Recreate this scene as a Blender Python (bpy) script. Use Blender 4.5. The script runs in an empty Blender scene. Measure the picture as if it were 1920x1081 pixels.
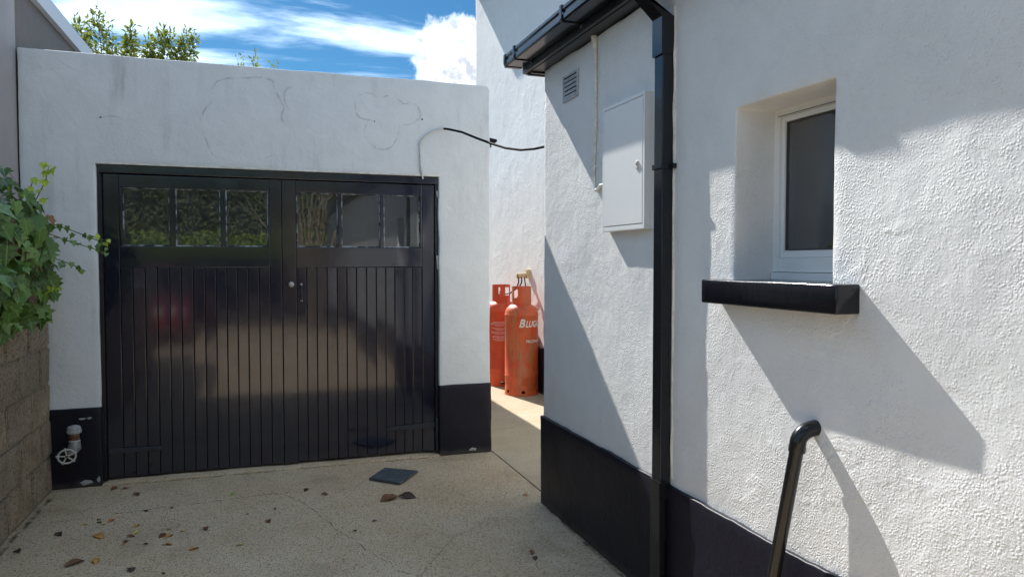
import bpy, bmesh, math, random
from mathutils import Vector, Matrix, noise
R = math.radians
random.seed(7)

# ------------------------------------------------------------------ camera, sky, sun, exposure
scene = bpy.context.scene
C = scene.collection
cam_data = bpy.data.cameras.new("camera")
cam_data.sensor_width = 36.0
cam_data.lens = 36.0 * 1370.0 / 1920.0
cam_data.clip_start = 0.05
cam_data.clip_end = 2000.0
cam = bpy.data.objects.new("camera", cam_data)
C.objects.link(cam)
cam.location = (0, 0, 1.55)
cam.rotation_euler = (R(90 - 2.1), 0, R(-18.9))
scene.camera = cam

SUN = Vector((-0.214, 1.0, 0.915)).normalized()          # towards the sun
sun_el = math.asin(SUN.z)
sun_az = math.atan2(SUN.x, SUN.y)                        # clockwise from +Y

world = bpy.data.worlds.new("World")
scene.world = world
world.use_nodes = True


class G:
    """small node-graph helper"""
    def __init__(self, tree):
        self.t = tree

    def n(self, kind, **kw):
        nd = self.t.nodes.new(kind)
        for k, v in kw.items():
            if k.startswith('i_'):
                nd.inputs[k[2:].replace('_', ' ')].default_value = v
            else:
                setattr(nd, k, v)
        return nd

    def l(self, a, b):
        self.t.links.new(a, b)

    def set(self, sock, v):
        if hasattr(v, 'is_output') or isinstance(v, bpy.types.NodeSocket):
            self.l(v, sock)
        else:
            sock.default_value = v

    def math(self, op, a, b=0.0, c=None, clamp=False):
        m = self.n('ShaderNodeMath', operation=op)
        m.use_clamp = clamp
        self.set(m.inputs[0], a)
        self.set(m.inputs[1], b)
        if c is not None:
            self.set(m.inputs[2], c)
        return m.outputs[0]

    def vmath(self, op, a, b=None, scale=None):
        m = self.n('ShaderNodeVectorMath', operation=op)
        self.set(m.inputs[0], a)
        if b is not None:
            self.set(m.inputs[1], b)
        if scale is not None:
            m.inputs['Scale'].default_value = scale
        return m.outputs['Value'] if op in ('DOT_PRODUCT', 'LENGTH', 'DISTANCE') else m.outputs[0]

    def noise(self, vec, scale, detail=3, rough=0.55, dist=0.0):
        m = self.n('ShaderNodeTexNoise')
        m.inputs['Scale'].default_value = scale
        m.inputs['Detail'].default_value = detail
        m.inputs['Roughness'].default_value = rough
        m.inputs['Distortion'].default_value = dist
        self.l(vec, m.inputs['Vector'])
        return m.outputs['Fac']

    def voro(self, vec, scale, feature='F1', rand=1.0):
        m = self.n('ShaderNodeTexVoronoi', feature=feature)
        m.inputs['Scale'].default_value = scale
        m.inputs['Randomness'].default_value = rand
        self.l(vec, m.inputs['Vector'])
        return m

    def ramp(self, f, stops):
        m = self.n('ShaderNodeValToRGB')
        e = m.color_ramp.elements
        while len(e) < len(stops):
            e.new(0.5)
        for i, (p, c) in enumerate(stops):
            e[i].position = p
            e[i].color = c if isinstance(c, tuple) and len(c) == 4 else ((c, c, c, 1) if not isinstance(c, tuple) else (*c, 1))
        self.l(f, m.inputs[0])
        return m.outputs[0]

    def smooth(self, f, a, b, lo=0.0, hi=1.0):
        m = self.n('ShaderNodeMapRange', interpolation_type='SMOOTHSTEP')
        self.set(m.inputs[0], f)
        m.inputs[1].default_value = a
        m.inputs[2].default_value = b
        m.inputs[3].default_value = lo
        m.inputs[4].default_value = hi
        return m.outputs[0]

    def mix(self, f, a, b, blend='MIX'):
        m = self.n('ShaderNodeMix', data_type='RGBA', blend_type=blend)
        self.set(m.inputs[0], f)
        for s, v in ((m.inputs[6], a), (m.inputs[7], b)):
            if isinstance(v, tuple) and len(v) == 3:
                v = (*v, 1)
            self.set(s, v)
        return m.outputs[2]

    def mapping(self, vec, scale=(1, 1, 1), loc=(0, 0, 0), rot=(0, 0, 0)):
        m = self.n('ShaderNodeMapping')
        m.inputs['Scale'].default_value = scale
        m.inputs['Location'].default_value = loc
        m.inputs['Rotation'].default_value = rot
        self.l(vec, m.inputs['Vector'])
        return m.outputs[0]


SKY_STRENGTH = 0.10
def build_world():
    t = world.node_tree
    t.nodes.clear()
    g = G(t)
    sky = g.n('ShaderNodeTexSky', sky_type='NISHITA')
    sky.sun_disc = False
    sky.sun_elevation = sun_el
    sky.sun_rotation = sun_az
    sky.altitude = 100
    sky.air_density = 1.0
    sky.dust_density = 0.15
    sky.ozone_density = 2.5
    tc = g.n('ShaderNodeTexCoord')
    d = g.vmath('NORMALIZE', tc.outputs['Generated'])
    sep = g.n('ShaderNodeSeparateXYZ')
    g.l(d, sep.inputs[0])
    # high streaky cloud on a plane far above
    h = g.math('ADD', g.math('MAXIMUM', sep.outputs[2], 0.0), 0.12)
    comb = g.n('ShaderNodeCombineXYZ')
    g.l(g.math('DIVIDE', sep.outputs[0], h), comb.inputs[0])
    g.l(g.math('DIVIDE', sep.outputs[1], h), comb.inputs[1])
    flat = g.mapping(comb.outputs[0], scale=(0.62, 1.9, 1), loc=(1.35, 0.55, 0), rot=(0, 0, R(-12)))
    n1 = g.noise(flat, 1.25, 9, 0.58, 0.35)
    streak = g.smooth(n1, 0.445, 0.63)
    # lumpy fair-weather cumulus low in the sky
    lump = g.noise(g.mapping(d, scale=(1, 1, 1.6), loc=(3.1, 0.4, 0.2)), 3.1, 2, 0.5)
    puff = g.noise(d, 26, 6, 0.6, 0.2)
    low = g.smooth(sep.outputs[2], 0.38, 0.12)
    cum0 = g.math('ADD', lump, g.math('MULTIPLY', g.math('SUBTRACT', puff, 0.5), 0.22))
    cum = g.math('MULTIPLY', g.smooth(cum0, 0.60, 0.66), low)
    # one big cumulus standing over the far path
    dc = g.vmath('DISTANCE', d, tuple(Vector((0.2470, 0.9280, 0.2560)).normalized()))
    dcn = g.math('SUBTRACT', dc, g.math('MULTIPLY', g.math('SUBTRACT', puff, 0.5), 0.075))
    big = g.smooth(dcn, 0.064, 0.048)
    bigcol = g.mix(g.smooth(g.noise(d, 34, 5, 0.6), 0.40, 0.60), (3.7, 4.0, 4.5), (7.6, 8.0, 8.6))
    cl = g.math('MAXIMUM', g.math('MAXIMUM', cum, g.math('MULTIPLY', streak, 0.92)), big)
    shade = g.mix(g.smooth(g.noise(d, 9, 5, 0.6), 0.35, 0.65), (5.9, 7.8, 10.2), (7.6, 9.4, 11.6))
    col = g.mix(cl, g.mix(1.0, sky.outputs[0], (0.17, 0.36, 0.46), 'MULTIPLY'), shade)
    col = g.mix(big, col, bigcol)
    bg = g.n('ShaderNodeBackground')
    bg.inputs['Strength'].default_value = SKY_STRENGTH
    g.l(col, bg.inputs['Color'])
    out = g.n('ShaderNodeOutputWorld')
    g.l(bg.outputs[0], out.inputs[0])
build_world()

sun_data = bpy.data.lights.new("sun", 'SUN')
sun_data.energy = 4.2
sun_data.angle = R(0.53)
sun_data.color = (1.0, 0.97, 0.925)
sun = bpy.data.objects.new("sun", sun_data)
C.objects.link(sun)
sun.rotation_euler = (-SUN).to_track_quat('-Z', 'Y').to_euler()
sun.location = SUN * 30

vs = scene.view_settings
vs.view_transform = 'Standard'
vs.look = 'None'
vs.exposure = 0.96
vs.gamma = 1.0
vs.use_curve_mapping = False
scene.render.engine = 'CYCLES'
scene.cycles.max_bounces = 10
scene.cycles.diffuse_bounces = 5
scene.cycles.glossy_bounces = 4
scene.cycles.transparent_max_bounces = 12
scene.cycles.sample_clamp_indirect = 6.0
scene.cycles.use_denoising = True

# ------------------------------------------------------------------ materials
MATS = {}
def material(name):
    m = bpy.data.materials.new(name)
    m.use_nodes = True
    t = m.node_tree
    t.nodes.clear()
    g = G(t)
    out = g.n('ShaderNodeOutputMaterial')
    p = g.n('ShaderNodeBsdfPrincipled')
    g.l(p.outputs[0], out.inputs[0])
    tc = g.n('ShaderNodeTexCoord')
    MATS[name] = m
    return m, g, p, tc.outputs['Object'], out


def bump(g, p, height, strength=0.5, dist=0.01):
    b = g.n('ShaderNodeBump')
    b.inputs['Strength'].default_value = strength
    b.inputs['Distance'].default_value = dist
    g.set(b.inputs['Height'], height)
    g.l(b.outputs[0], p.inputs['Normal'])
    return b


def simple(name, col, rough=0.5, spec=0.5, metal=0.0, var=0.0, vscale=8.0, bs=0.0, bscale=60, bdist=0.002, coat=0.0):
    m, g, p, co, out = material(name)
    if var:
        f = g.noise(co, vscale, 5, 0.6)
        c = g.mix(g.smooth(f, 0.3, 0.7), tuple(x * (1 - var) for x in col), tuple(min(1, x * (1 + var)) for x in col))
        g.l(c, p.inputs['Base Color'])
    else:
        p.inputs['Base Color'].default_value = (*col, 1)
    p.inputs['Roughness'].default_value = rough
    p.inputs['Specular IOR Level'].default_value = spec
    p.inputs['Metallic'].default_value = metal
    p.inputs['Coat Weight'].default_value = coat
    if bs:
        bump(g, p, g.noise(co, bscale, 4, 0.6), bs, bdist)
    return m


def render_mat(name, col, grain, gscale, smooth_patches=0.5, dirt=0.25, grainy2=0.0, lump=0.006, streak_axis=(6, 6, 0.7), ridge=0.0):
    """white masonry paint over sand-and-cement render"""
    m, g, p, co, out = material(name)
    big = g.noise(co, 0.9, 4, 0.55)
    mid = g.noise(co, 5.5, 4, 0.6, 0.3)
    # weathering: faint rain streaks and grime
    st = g.noise(g.mapping(co, scale=streak_axis), 1.6, 5, 0.62, 0.2)
    grime = g.math('MULTIPLY', g.smooth(st, 0.5, 0.78), g.smooth(big, 0.38, 0.68))
    c = g.mix(g.smooth(mid, 0.3, 0.75), col, tuple(x * 0.94 for x in col))
    c = g.mix(g.math('MULTIPLY', grime, dirt), c, (col[0] * 0.52, col[1] * 0.52, col[2] * 0.5))
    spk = g.smooth(g.noise(co, 38, 3, 0.6), 0.70, 0.78)
    c = g.mix(g.math('MULTIPLY', spk, 0.22 * dirt), c, (0.2, 0.19, 0.16))
    g.l(c, p.inputs['Base Color'])
    p.inputs['Roughness'].default_value = 0.62
    p.inputs['Specular IOR Level'].default_value = 0.3
    # relief: rounded pebbles in paint, smoother trowelled patches
    cell = g.voro(co, gscale * 0.85)
    peb = g.math('ADD', g.math('MULTIPLY', g.noise(co, gscale, 2.5, 0.5, 0.1), 0.6), g.math('MULTIPLY', g.smooth(cell.outputs['Distance'], 0.0, 0.75, 0.45, 0.0), g.smooth(g.noise(co, 30, 2, 0.5), 0.35, 0.6)))
    fine = g.noise(co, gscale * 3.1, 2, 0.5)
    msk = g.smooth(g.noise(co, 2.6, 3, 0.6, 0.4), 0.38, 0.6, 1.0 - smooth_patches, 1.0)
    hgt = g.math('MULTIPLY', g.math('ADD', peb, g.math('MULTIPLY', fine, 0.25)), msk)
    hgt = g.math('MULTIPLY', hgt, grain)
    lumps = g.math('MULTIPLY', g.noise(co, 9, 3, 0.55, 0.5), lump)
    lumps2 = g.math('MULTIPLY', g.noise(co, 1.7, 2, 0.5), lump * 2.2)
    tot = g.math('ADD', hgt, g.math('ADD', lumps, lumps2))
    if ridge:                                   # blistered paint and trowel edges here and there
        rn = g.noise(co, 3.4, 4, 0.6, 0.9)
        rd = g.math('MULTIPLY', g.smooth(g.math('ADD', rn, g.math('MULTIPLY', g.noise(co, 40, 3, 0.6), 0.05)), 0.515, 0.575), g.smooth(g.noise(co, 1.3, 2, 0.5), 0.51, 0.61))
        tot = g.math('ADD', tot, g.math('MULTIPLY', rd, ridge))
    bump(g, p, tot, 1.0, 1.0)
    return m


render_mat('house_white', (0.78, 0.78, 0.765), 0.0036, 150, 0.62, 0.20, lump=0.0045, ridge=0.0016)
render_mat('garage_white', (0.79, 0.805, 0.80), 0.0018, 85, 0.6, 0.95, lump=0.005)
render_mat('grey_render', (0.46, 0.425, 0.415), 0.0016, 60, 0.5, 0.3)
render_mat('brown_render', (0.20, 0.165, 0.14), 0.0016, 60, 0.5, 0.9, streak_axis=(7, 7, 0.5))


def black_masonry():
    m, g, p, co, out = material('black_masonry')
    f = g.noise(co, 3.0, 4, 0.6)
    c = g.mix(g.smooth(f, 0.35, 0.7), (0.008, 0.0075, 0.015), (0.0135, 0.0125, 0.022))
    sc = g.noise(g.mapping(co, scale=(30, 30, 9), rot=(0.5, 0.3, 0)), 1.7, 3, 0.55, 1.2)
    c = g.mix(g.smooth(sc, 0.74, 0.79, 0, 0.6), c, (0.16, 0.15, 0.15))
    sep = g.n('ShaderNodeSeparateXYZ')
    g.l(co, sep.inputs[0])
    foot = g.smooth(g.math('ADD', sep.outputs[2], g.math('MULTIPLY', g.noise(co, 14, 4, 0.6), 0.10)), 0.11, 0.05, 0, 0.55)
    c = g.mix(foot, c, (0.10, 0.09, 0.075))
    g.l(c, p.inputs['Base Color'])
    p.inputs['Roughness'].default_value = 0.45
    p.inputs['Specular IOR Level'].default_value = 0.3
    h = g.math('ADD', g.math('MULTIPLY', g.noise(co, 45, 3, 0.55, 0.4), 0.0016), g.math('MULTIPLY', g.noise(co, 8, 3, 0.5), 0.004))
    bump(g, p, h, 1.0, 1.0)
black_masonry()


def door_paint():
    m, g, p, co, out = material('door_paint')
    f = g.noise(g.mapping(co, scale=(14, 14, 1.2)), 3.0, 5, 0.6)
    c = g.mix(g.smooth(f, 0.3, 0.7), (0.006, 0.007, 0.020), (0.009, 0.0105, 0.026))
    scr = g.noise(g.mapping(co, scale=(26, 26, 12)), 1.9, 3, 0.6, 0.8)
    c = g.mix(g.smooth(scr, 0.77, 0.80, 0, 0.5), c, (0.13, 0.13, 0.135))
    g.l(c, p.inputs['Base Color'])
    rr = g.smooth(g.noise(co, 7, 4, 0.6), 0.3, 0.75, 0.10, 0.20)
    g.l(rr, p.inputs['Roughness'])
    p.inputs['Specular IOR Level'].default_value = 0.6
    p.inputs['Coat Weight'].default_value = 1.0
    p.inputs['Coat Roughness'].default_value = 0.07
    br = g.noise(g.mapping(co, scale=(90, 90, 4)), 1.0, 4, 0.6)
    h = g.math('ADD', g.math('MULTIPLY', br, 0.00013), g.math('MULTIPLY', g.noise(co, 11, 3, 0.5, 0.5), 0.0006))
    bump(g, p, h, 0.8, 1.0)
door_paint()


def old_paint():                                   # alligatored thick black paint
    m, g, p, co, out = material('old_paint')
    p.inputs['Base Color'].default_value = (0.012, 0.012, 0.016, 1)
    p.inputs['Roughness'].default_value = 0.2
    h = g.math('ADD', g.math('MULTIPLY', g.noise(g.mapping(co, scale=(1, 1, 0.5)), 70, 3, 0.6, 1.5), 0.004), g.math('MULTIPLY', g.noise(co, 20, 3), 0.003))
    bump(g, p, h, 0.9, 1.0)
old_paint()


def concrete(name, a, b, speck, stain):
    m, g, p, co, out = material(name)
    big = g.noise(co, 0.8, 5, 0.6, 0.3)
    mid = g.noise(co, 4.0, 4, 0.6)
    c = g.mix(g.smooth(g.math('ADD', g.math('MULTIPLY', big, 0.65), g.math('MULTIPLY', mid, 0.35)), 0.36, 0.64), a, b)
    v = g.voro(co, 175)
    rnd = g.n('ShaderNodeSeparateColor')
    g.l(v.outputs['Color'], rnd.inputs[0])
    c = g.mix(g.math('MULTIPLY', g.smooth(rnd.outputs[0], 0.70, 0.98), speck), c, (0.09, 0.075, 0.055))
    c = g.mix(g.math('MULTIPLY', g.smooth(rnd.outputs[1], 0.72, 0.98), speck * 0.9), c, (0.62, 0.57, 0.50))
    v2 = g.voro(co, 360)
    r2 = g.n('ShaderNodeSeparateColor')
    g.l(v2.outputs['Color'], r2.inputs[0])
    c = g.mix(g.math('MULTIPLY', g.smooth(r2.outputs[2], 0.5, 1.0), speck * 0.55), c, (0.17, 0.145, 0.11))
    st = g.smooth(g.noise(co, 2.2, 5, 0.65, 0.6), 0.52, 0.72, 0, stain)
    c = g.mix(st, c, (0.32, 0.25, 0.165))
    sp = g.smooth(g.noise(co, 17, 2, 0.5), 0.73, 0.78, 0, 0.55)
    c = g.mix(sp, c, (0.07, 0.06, 0.05))
    g.l(c, p.inputs['Base Color'])
    p.inputs['Roughness'].default_value = 0.85
    p.inputs['Specular IOR Level'].default_value = 0.25
    h = g.math('ADD', g.math('MULTIPLY', g.smooth(v.outputs['Distance'], 0.1, 0.75), -0.0014),
               g.math('ADD', g.math('MULTIPLY', g.noise(co, 200, 2), 0.0007), g.math('MULTIPLY', mid, 0.005)))
    bump(g, p, h, 0.9, 1.0)
concrete('drive_concrete', (0.60, 0.44, 0.27), (0.69, 0.55, 0.375), 0.80, 0.50)
concrete('path_concrete', (0.46, 0.37, 0.25), (0.54, 0.45, 0.32), 0.3, 0.3)


def block_mat():
    m, g, p, co, out = material('concrete_block')
    oi = g.n('ShaderNodeObjectInfo')
    v = g.vmath('ADD', co, g.vmath('SCALE', oi.outputs['Location'], scale=1.0))
    f = g.noise(v, 4.5, 5, 0.62)
    c = g.mix(g.smooth(f, 0.3, 0.7), (0.31, 0.235, 0.145), (0.49, 0.40, 0.275))
    c = g.mix(g.math('MULTIPLY', oi.outputs['Random'], 0.5), c, (0.22, 0.195, 0.165))
    agg = g.voro(v, 85)
    rnd = g.n('ShaderNodeSeparateColor')
    g.l(agg.outputs['Color'], rnd.inputs[0])
    c = g.mix(g.smooth(rnd.outputs[0], 0.55, 0.95, 0, 0.6), c, (0.06, 0.045, 0.035))
    c = g.mix(g.smooth(rnd.outputs[1], 0.8, 0.98, 0, 0.5), c, (0.38, 0.34, 0.29))
    g.l(c, p.inputs['Base Color'])
    gm = g.smooth(g.noise(v, 3.1, 4, 0.6), 0.52, 0.7, 0, 0.35)
    c = g.mix(gm, c, (0.075, 0.085, 0.045))
    g.l(c, p.inputs['Base Color'])
    p.inputs['Roughness'].default_value = 0.9
    h = g.math('ADD', g.math('MULTIPLY', agg.outputs['Distance'], -0.006), g.math('MULTIPLY', g.noise(v, 30, 4, 0.65), 0.009))
    bump(g, p, h, 1.0, 1.0)
block_mat()
simple('mortar', (0.30, 0.26, 0.20), 0.95, 0.2, var=0.25, vscale=20, bs=0.8, bscale=90, bdist=0.006)
simple('soil', (0.09, 0.085, 0.05), 0.95, 0.1, var=0.4, vscale=0.7, bs=0.5, bscale=6, bdist=0.05)

simple('upvc_black', (0.010, 0.011, 0.014), 0.16, 0.5, bs=0.05, bscale=14, bdist=0.002)
simple('fascia_black', (0.012, 0.012, 0.014), 0.35, 0.45, bs=0.1, bscale=20)
simple('upvc_white', (0.80, 0.80, 0.78), 0.28, 0.5, var=0.03, vscale=5)
simple('box_white', (0.80, 0.81, 0.80), 0.38, 0.5, var=0.02, vscale=4)
simple('seal_grey', (0.05, 0.05, 0.055), 0.5)
simple('vent_grey', (0.40, 0.42, 0.45), 0.5, 0.5, 0.0, var=0.2, vscale=30)
simple('shadow_box', (0.03, 0.03, 0.033), 0.9, 0.1)
simple('sill_black', (0.009, 0.009, 0.013), 0.16, 0.5, bs=0.25, bscale=16, bdist=0.004)
simple('fascia_white', (0.74, 0.76, 0.78), 0.4)
simple('roof_felt', (0.13, 0.13, 0.135), 0.9, 0.2, var=0.2, bs=0.3, bscale=40)
simple('slate_roof', (0.10, 0.105, 0.12), 0.7, 0.4, var=0.25, vscale=5, bs=0.3, bscale=20)
simple('cable_black', (0.012, 0.012, 0.012), 0.75, 0.2)
simple('conduit_white', (0.62, 0.63, 0.62), 0.55, 0.4, var=0.15, vscale=12)
simple('conduit_cream', (0.74, 0.72, 0.64), 0.6, 0.3, var=0.18, vscale=16)
simple('rail_black', (0.010, 0.010, 0.011), 0.24, 0.5, bs=0.2, bscale=30, bdist=0.002)
simple('iron_black', (0.035, 0.037, 0.05), 0.36, 0.5, bs=0.7, bscale=55, bdist=0.004)
simple('iron_rust', (0.16, 0.085, 0.05), 0.8, 0.2, var=0.5, vscale=40)
simple('galvanised', (0.30, 0.30, 0.30), 0.5, 0.5, 0.3, var=0.25, vscale=50, bs=0.5, bscale=60, bdist=0.003)
simple('pale_paint', (0.52, 0.50, 0.45), 0.5, 0.4, var=0.15, vscale=30)
simple('knob_steel', (0.45, 0.40, 0.38), 0.4, 0.5, 0.5, var=0.2, vscale=60)
simple('flaked', (0.40, 0.40, 0.39), 0.8, 0.2, var=0.3, vscale=60, bs=0.6, bscale=80, bdist=0.004)
simple('regulator', (0.62, 0.52, 0.30), 0.5, 0.4, var=0.1, vscale=40)
simple('hose_dark', (0.03, 0.03, 0.032), 0.5)
simple('letter_white', (0.74, 0.72, 0.66), 0.6, 0.3, var=0.12, vscale=60)
simple('bark', (0.10, 0.08, 0.06), 0.9, 0.2, var=0.35, vscale=14, bs=0.8, bscale=30, bdist=0.01)
simple('vine', (0.15, 0.11, 0.06), 0.8, 0.2, var=0.3, vscale=30)
simple('mirror_dark', (0.022, 0.022, 0.027), 0.9, 0.2, var=0.4, vscale=7, bs=0.8, bscale=12, bdist=0.02)  # near-black, for unseen masses added to darken the door and pane reflections
simple('room_grey', (0.5, 0.5, 0.5), 0.8, 0.2)


def slate_tile_mat():
    m, g, p, co, out = material('slate_tile')
    f = g.noise(co, 18, 5, 0.65)
    c = g.mix(g.smooth(f, 0.3, 0.7), (0.045, 0.058, 0.07), (0.10, 0.12, 0.135))
    g.l(c, p.inputs['Base Color'])
    p.inputs['Roughness'].default_value = 0.55
    bump(g, p, g.math('MULTIPLY', g.noise(co, 55, 4, 0.65), 0.004), 1.0, 1.0)
slate_tile_mat()


def gas_mat(name, rust):
    m, g, p, co, out = material(name)
    f = g.noise(co, 5, 4, 0.6)
    c = g.mix(g.smooth(f, 0.3, 0.7), (0.62, 0.068, 0.018), (0.70, 0.105, 0.028))
    fade = g.noise(g.mapping(co, scale=(9, 9, 2.2)), 1.4, 5, 0.62, 0.5)
    c = g.mix(g.smooth(fade, 0.40, 0.66, 0, rust), c, (0.46, 0.17, 0.065))
    st = g.noise(g.mapping(co, scale=(40, 40, 3.0)), 1.5, 4, 0.65, 0.3)
    c = g.mix(g.smooth(st, 0.56, 0.70, 0, rust * 0.85), c, (0.15, 0.08, 0.045))
    chip = g.smooth(g.noise(co, 34, 4, 0.7), 0.62, 0.68, 0, 0.25 + rust * 0.5)
    c = g.mix(chip, c, (0.20, 0.07, 0.035))
    g.l(c, p.inputs['Base Color'])
    p.inputs['Roughness'].default_value = 0.48
    bump(g, p, g.math('MULTIPLY', g.noise(co, 40, 4, 0.6), 0.0015), 0.8, 1.0)
gas_mat('gas_orange_worn', 0.95)
gas_mat('gas_orange_clean', 0.12)


def pane_mat(name, tint, haze):
    m, g, p, co, out = material(name)
    g.t.nodes.remove(p)
    fr = g.n('ShaderNodeFresnel')
    fr.inputs[0].default_value = 1.5
    f2 = g.math('MULTIPLY', fr.outputs[0], 3.0, clamp=True)
    wav = g.n('ShaderNodeBump')
    wav.inputs['Strength'].default_value = 0.035
    wav.inputs['Distance'].default_value = 0.004
    g.l(g.noise(co, 9, 2, 0.5), wav.inputs['Height'])
    tr = g.n('ShaderNodeBsdfTransparent')
    tr.inputs[0].default_value = (*tint, 1)
    gl = g.n('ShaderNodeBsdfGlossy')
    gl.inputs['Roughness'].default_value = 0.015
    g.l(wav.outputs[0], gl.inputs['Normal'])
    m1 = g.n('ShaderNodeMixShader')
    g.l(f2, m1.inputs[0]); g.l(tr.outputs[0], m1.inputs[1]); g.l(gl.outputs[0], m1.inputs[2])
    df = g.n('ShaderNodeBsdfDiffuse')
    df.inputs[0].default_value = (0.55, 0.58, 0.6, 1)
    m2 = g.n('ShaderNodeMixShader')
    dn = g.smooth(g.noise(co, 7, 6, 0.7), 0.3, 0.8, haze * 0.35, haze)  # pale haze mixed into the glass, lightening it in place of reflected light
    g.l(dn, m2.inputs[0]); g.l(m1.outputs[0], m2.inputs[1]); g.l(df.outputs[0], m2.inputs[2])
    g.l(m2.outputs[0], out.inputs[0])
pane_mat('garage_glass', (0.5, 0.52, 0.52), 0.085)
pane_mat('house_glass', (0.80, 0.82, 0.83), 0.09)


def leaf_mat(name, a, b, trans=0.35, rough=0.42):
    m, g, p, co, out = material(name)
    oi = g.n('ShaderNodeObjectInfo')
    at = g.n('ShaderNodeAttribute')
    at.attribute_name = 'tone'
    tone = g.math('FRACT', g.math('ADD', oi.outputs['Random'], at.outputs['Fac']))
    c = g.mix(tone, a, b)
    sx = g.n('ShaderNodeSeparateXYZ')
    g.l(co, sx.inputs[0])
    rib = g.smooth(g.math('ABSOLUTE', sx.outputs[0]), 0.035, 0.008, 0, 0.55)
    c = g.mix(rib, c, tuple(min(1, x * 1.9) for x in b))
    vein = g.noise(co, 6, 3, 0.6)
    c = g.mix(g.smooth(vein, 0.35, 0.7, 0, 0.35), c, tuple(x * 1.5 for x in b))
    g.l(c, p.inputs['Base Color'])
    p.inputs['Roughness'].default_value = rough
    p.inputs['Specular IOR Level'].default_value = 0.45
    tl = g.n('ShaderNodeBsdfTranslucent')
    g.l(g.mix(0.5, c, (0.25, 0.34, 0.04)), tl.inputs[0])
    mx = g.n('ShaderNodeMixShader')
    mx.inputs[0].default_value = trans
    g.l(p.outputs[0], mx.inputs[1]); g.l(tl.outputs[0], mx.inputs[2])
    g.l(mx.outputs[0], out.inputs[0])
leaf_mat('ivy_leaf', (0.018, 0.058, 0.016), (0.17, 0.29, 0.065), 0.2, 0.26)
leaf_mat('ivy_young_sunlit', (0.42, 0.60, 0.045), (0.60, 0.72, 0.08), 0.4)  # young green raised to imitate sunlight on the shoots
leaf_mat('ivy_dead', (0.16, 0.07, 0.035), (0.26, 0.12, 0.05), 0.1)
leaf_mat('tree_leaf', (0.08, 0.12, 0.03), (0.26, 0.26, 0.045), 0.45)
leaf_mat('hedge_leaf', (0.03, 0.05, 0.02), (0.15, 0.18, 0.06), 0.2, 0.6)
leaf_mat('bush_leaf', (0.09, 0.16, 0.03), (0.26, 0.34, 0.06), 0.3, 0.6)


def dead_leaf_mat():
    m, g, p, co, out = material('dead_leaf')
    oi = g.n('ShaderNodeObjectInfo')
    g.l(oi.outputs['Color'], p.inputs['Base Color'])
    c = g.mix(g.smooth(g.noise(co, 70, 3, 0.6), 0.4, 0.7, 0, 0.5), oi.outputs['Color'], (0.07, 0.035, 0.02))
    g.l(c, p.inputs['Base Color'])
    p.inputs['Roughness'].default_value = 0.6
dead_leaf_mat()


def ribbon_mat(name, col, alpha, lo=0.36, hi=0.6, sc=9):
    """a hairline crack or damp line; broken up along its length"""
    m, g, p, co, out = material(name)
    p.inputs['Base Color'].default_value = (*col, 1)
    p.inputs['Roughness'].default_value = 0.95
    p.inputs['Specular IOR Level'].default_value = 0.1
    tr = g.n('ShaderNodeBsdfTransparent')
    mx = g.n('ShaderNodeMixShader')
    at = g.n('ShaderNodeAttribute')
    at.attribute_name = 'edge'
    f = g.math('MULTIPLY', g.smooth(g.noise(co, sc, 4, 0.65), lo, hi, 0, alpha), g.smooth(at.outputs['Fac'], 0.0, 0.9))
    g.l(f, mx.inputs[0]); g.l(tr.outputs[0], mx.inputs[1]); g.l(p.outputs[0], mx.inputs[2])
    g.l(mx.outputs[0], out.inputs[0])
ribbon_mat('crack_grey', (0.34, 0.35, 0.35), 0.30, 0.40, 0.64)
ribbon_mat('crack_dark', (0.09, 0.07, 0.045), 0.85, 0.36, 0.56, 14)
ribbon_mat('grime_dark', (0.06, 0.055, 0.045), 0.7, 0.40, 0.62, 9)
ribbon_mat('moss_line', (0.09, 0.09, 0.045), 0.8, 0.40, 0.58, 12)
M = MATS


# ------------------------------------------------------------------ mesh helpers
def link(name, me, mat=None, parent=None):
    o = bpy.data.objects.new(name, me)
    C.objects.link(o)
    if mat is not None and not me.materials:
        me.materials.append(M[mat] if isinstance(mat, str) else mat)
    if parent is not None:
        o.parent = parent
        # parents are unrotated; cancel an Empty's offset so meshes stay in world units
        if parent.type == 'EMPTY':
            o.matrix_parent_inverse = Matrix.Translation(-parent.location)
    return o


def tag(o, label=None, cat=None, group=None, kind=None):
    if label: o['label'] = label
    if cat: o['category'] = cat
    if group: o['group'] = group
    if kind: o['kind'] = kind
    return o


def thing(name, loc, label, cat, group=None):
    o = bpy.data.objects.new(name, None)
    o.empty_display_size = 0.1
    C.objects.link(o)
    o.location = loc
    return tag(o, label, cat, group, 'thing')


def finish(me, smooth_angle=40):
    for p in me.polygons:
        p.use_smooth = True
    me.set_sharp_from_angle(angle=R(smooth_angle))


def wob(p, amp, sc, seed=0.0):
    q = Vector(p) * sc + Vector((seed, seed * 1.7, -seed))
    return noise.noise_vector(q) * amp


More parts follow.
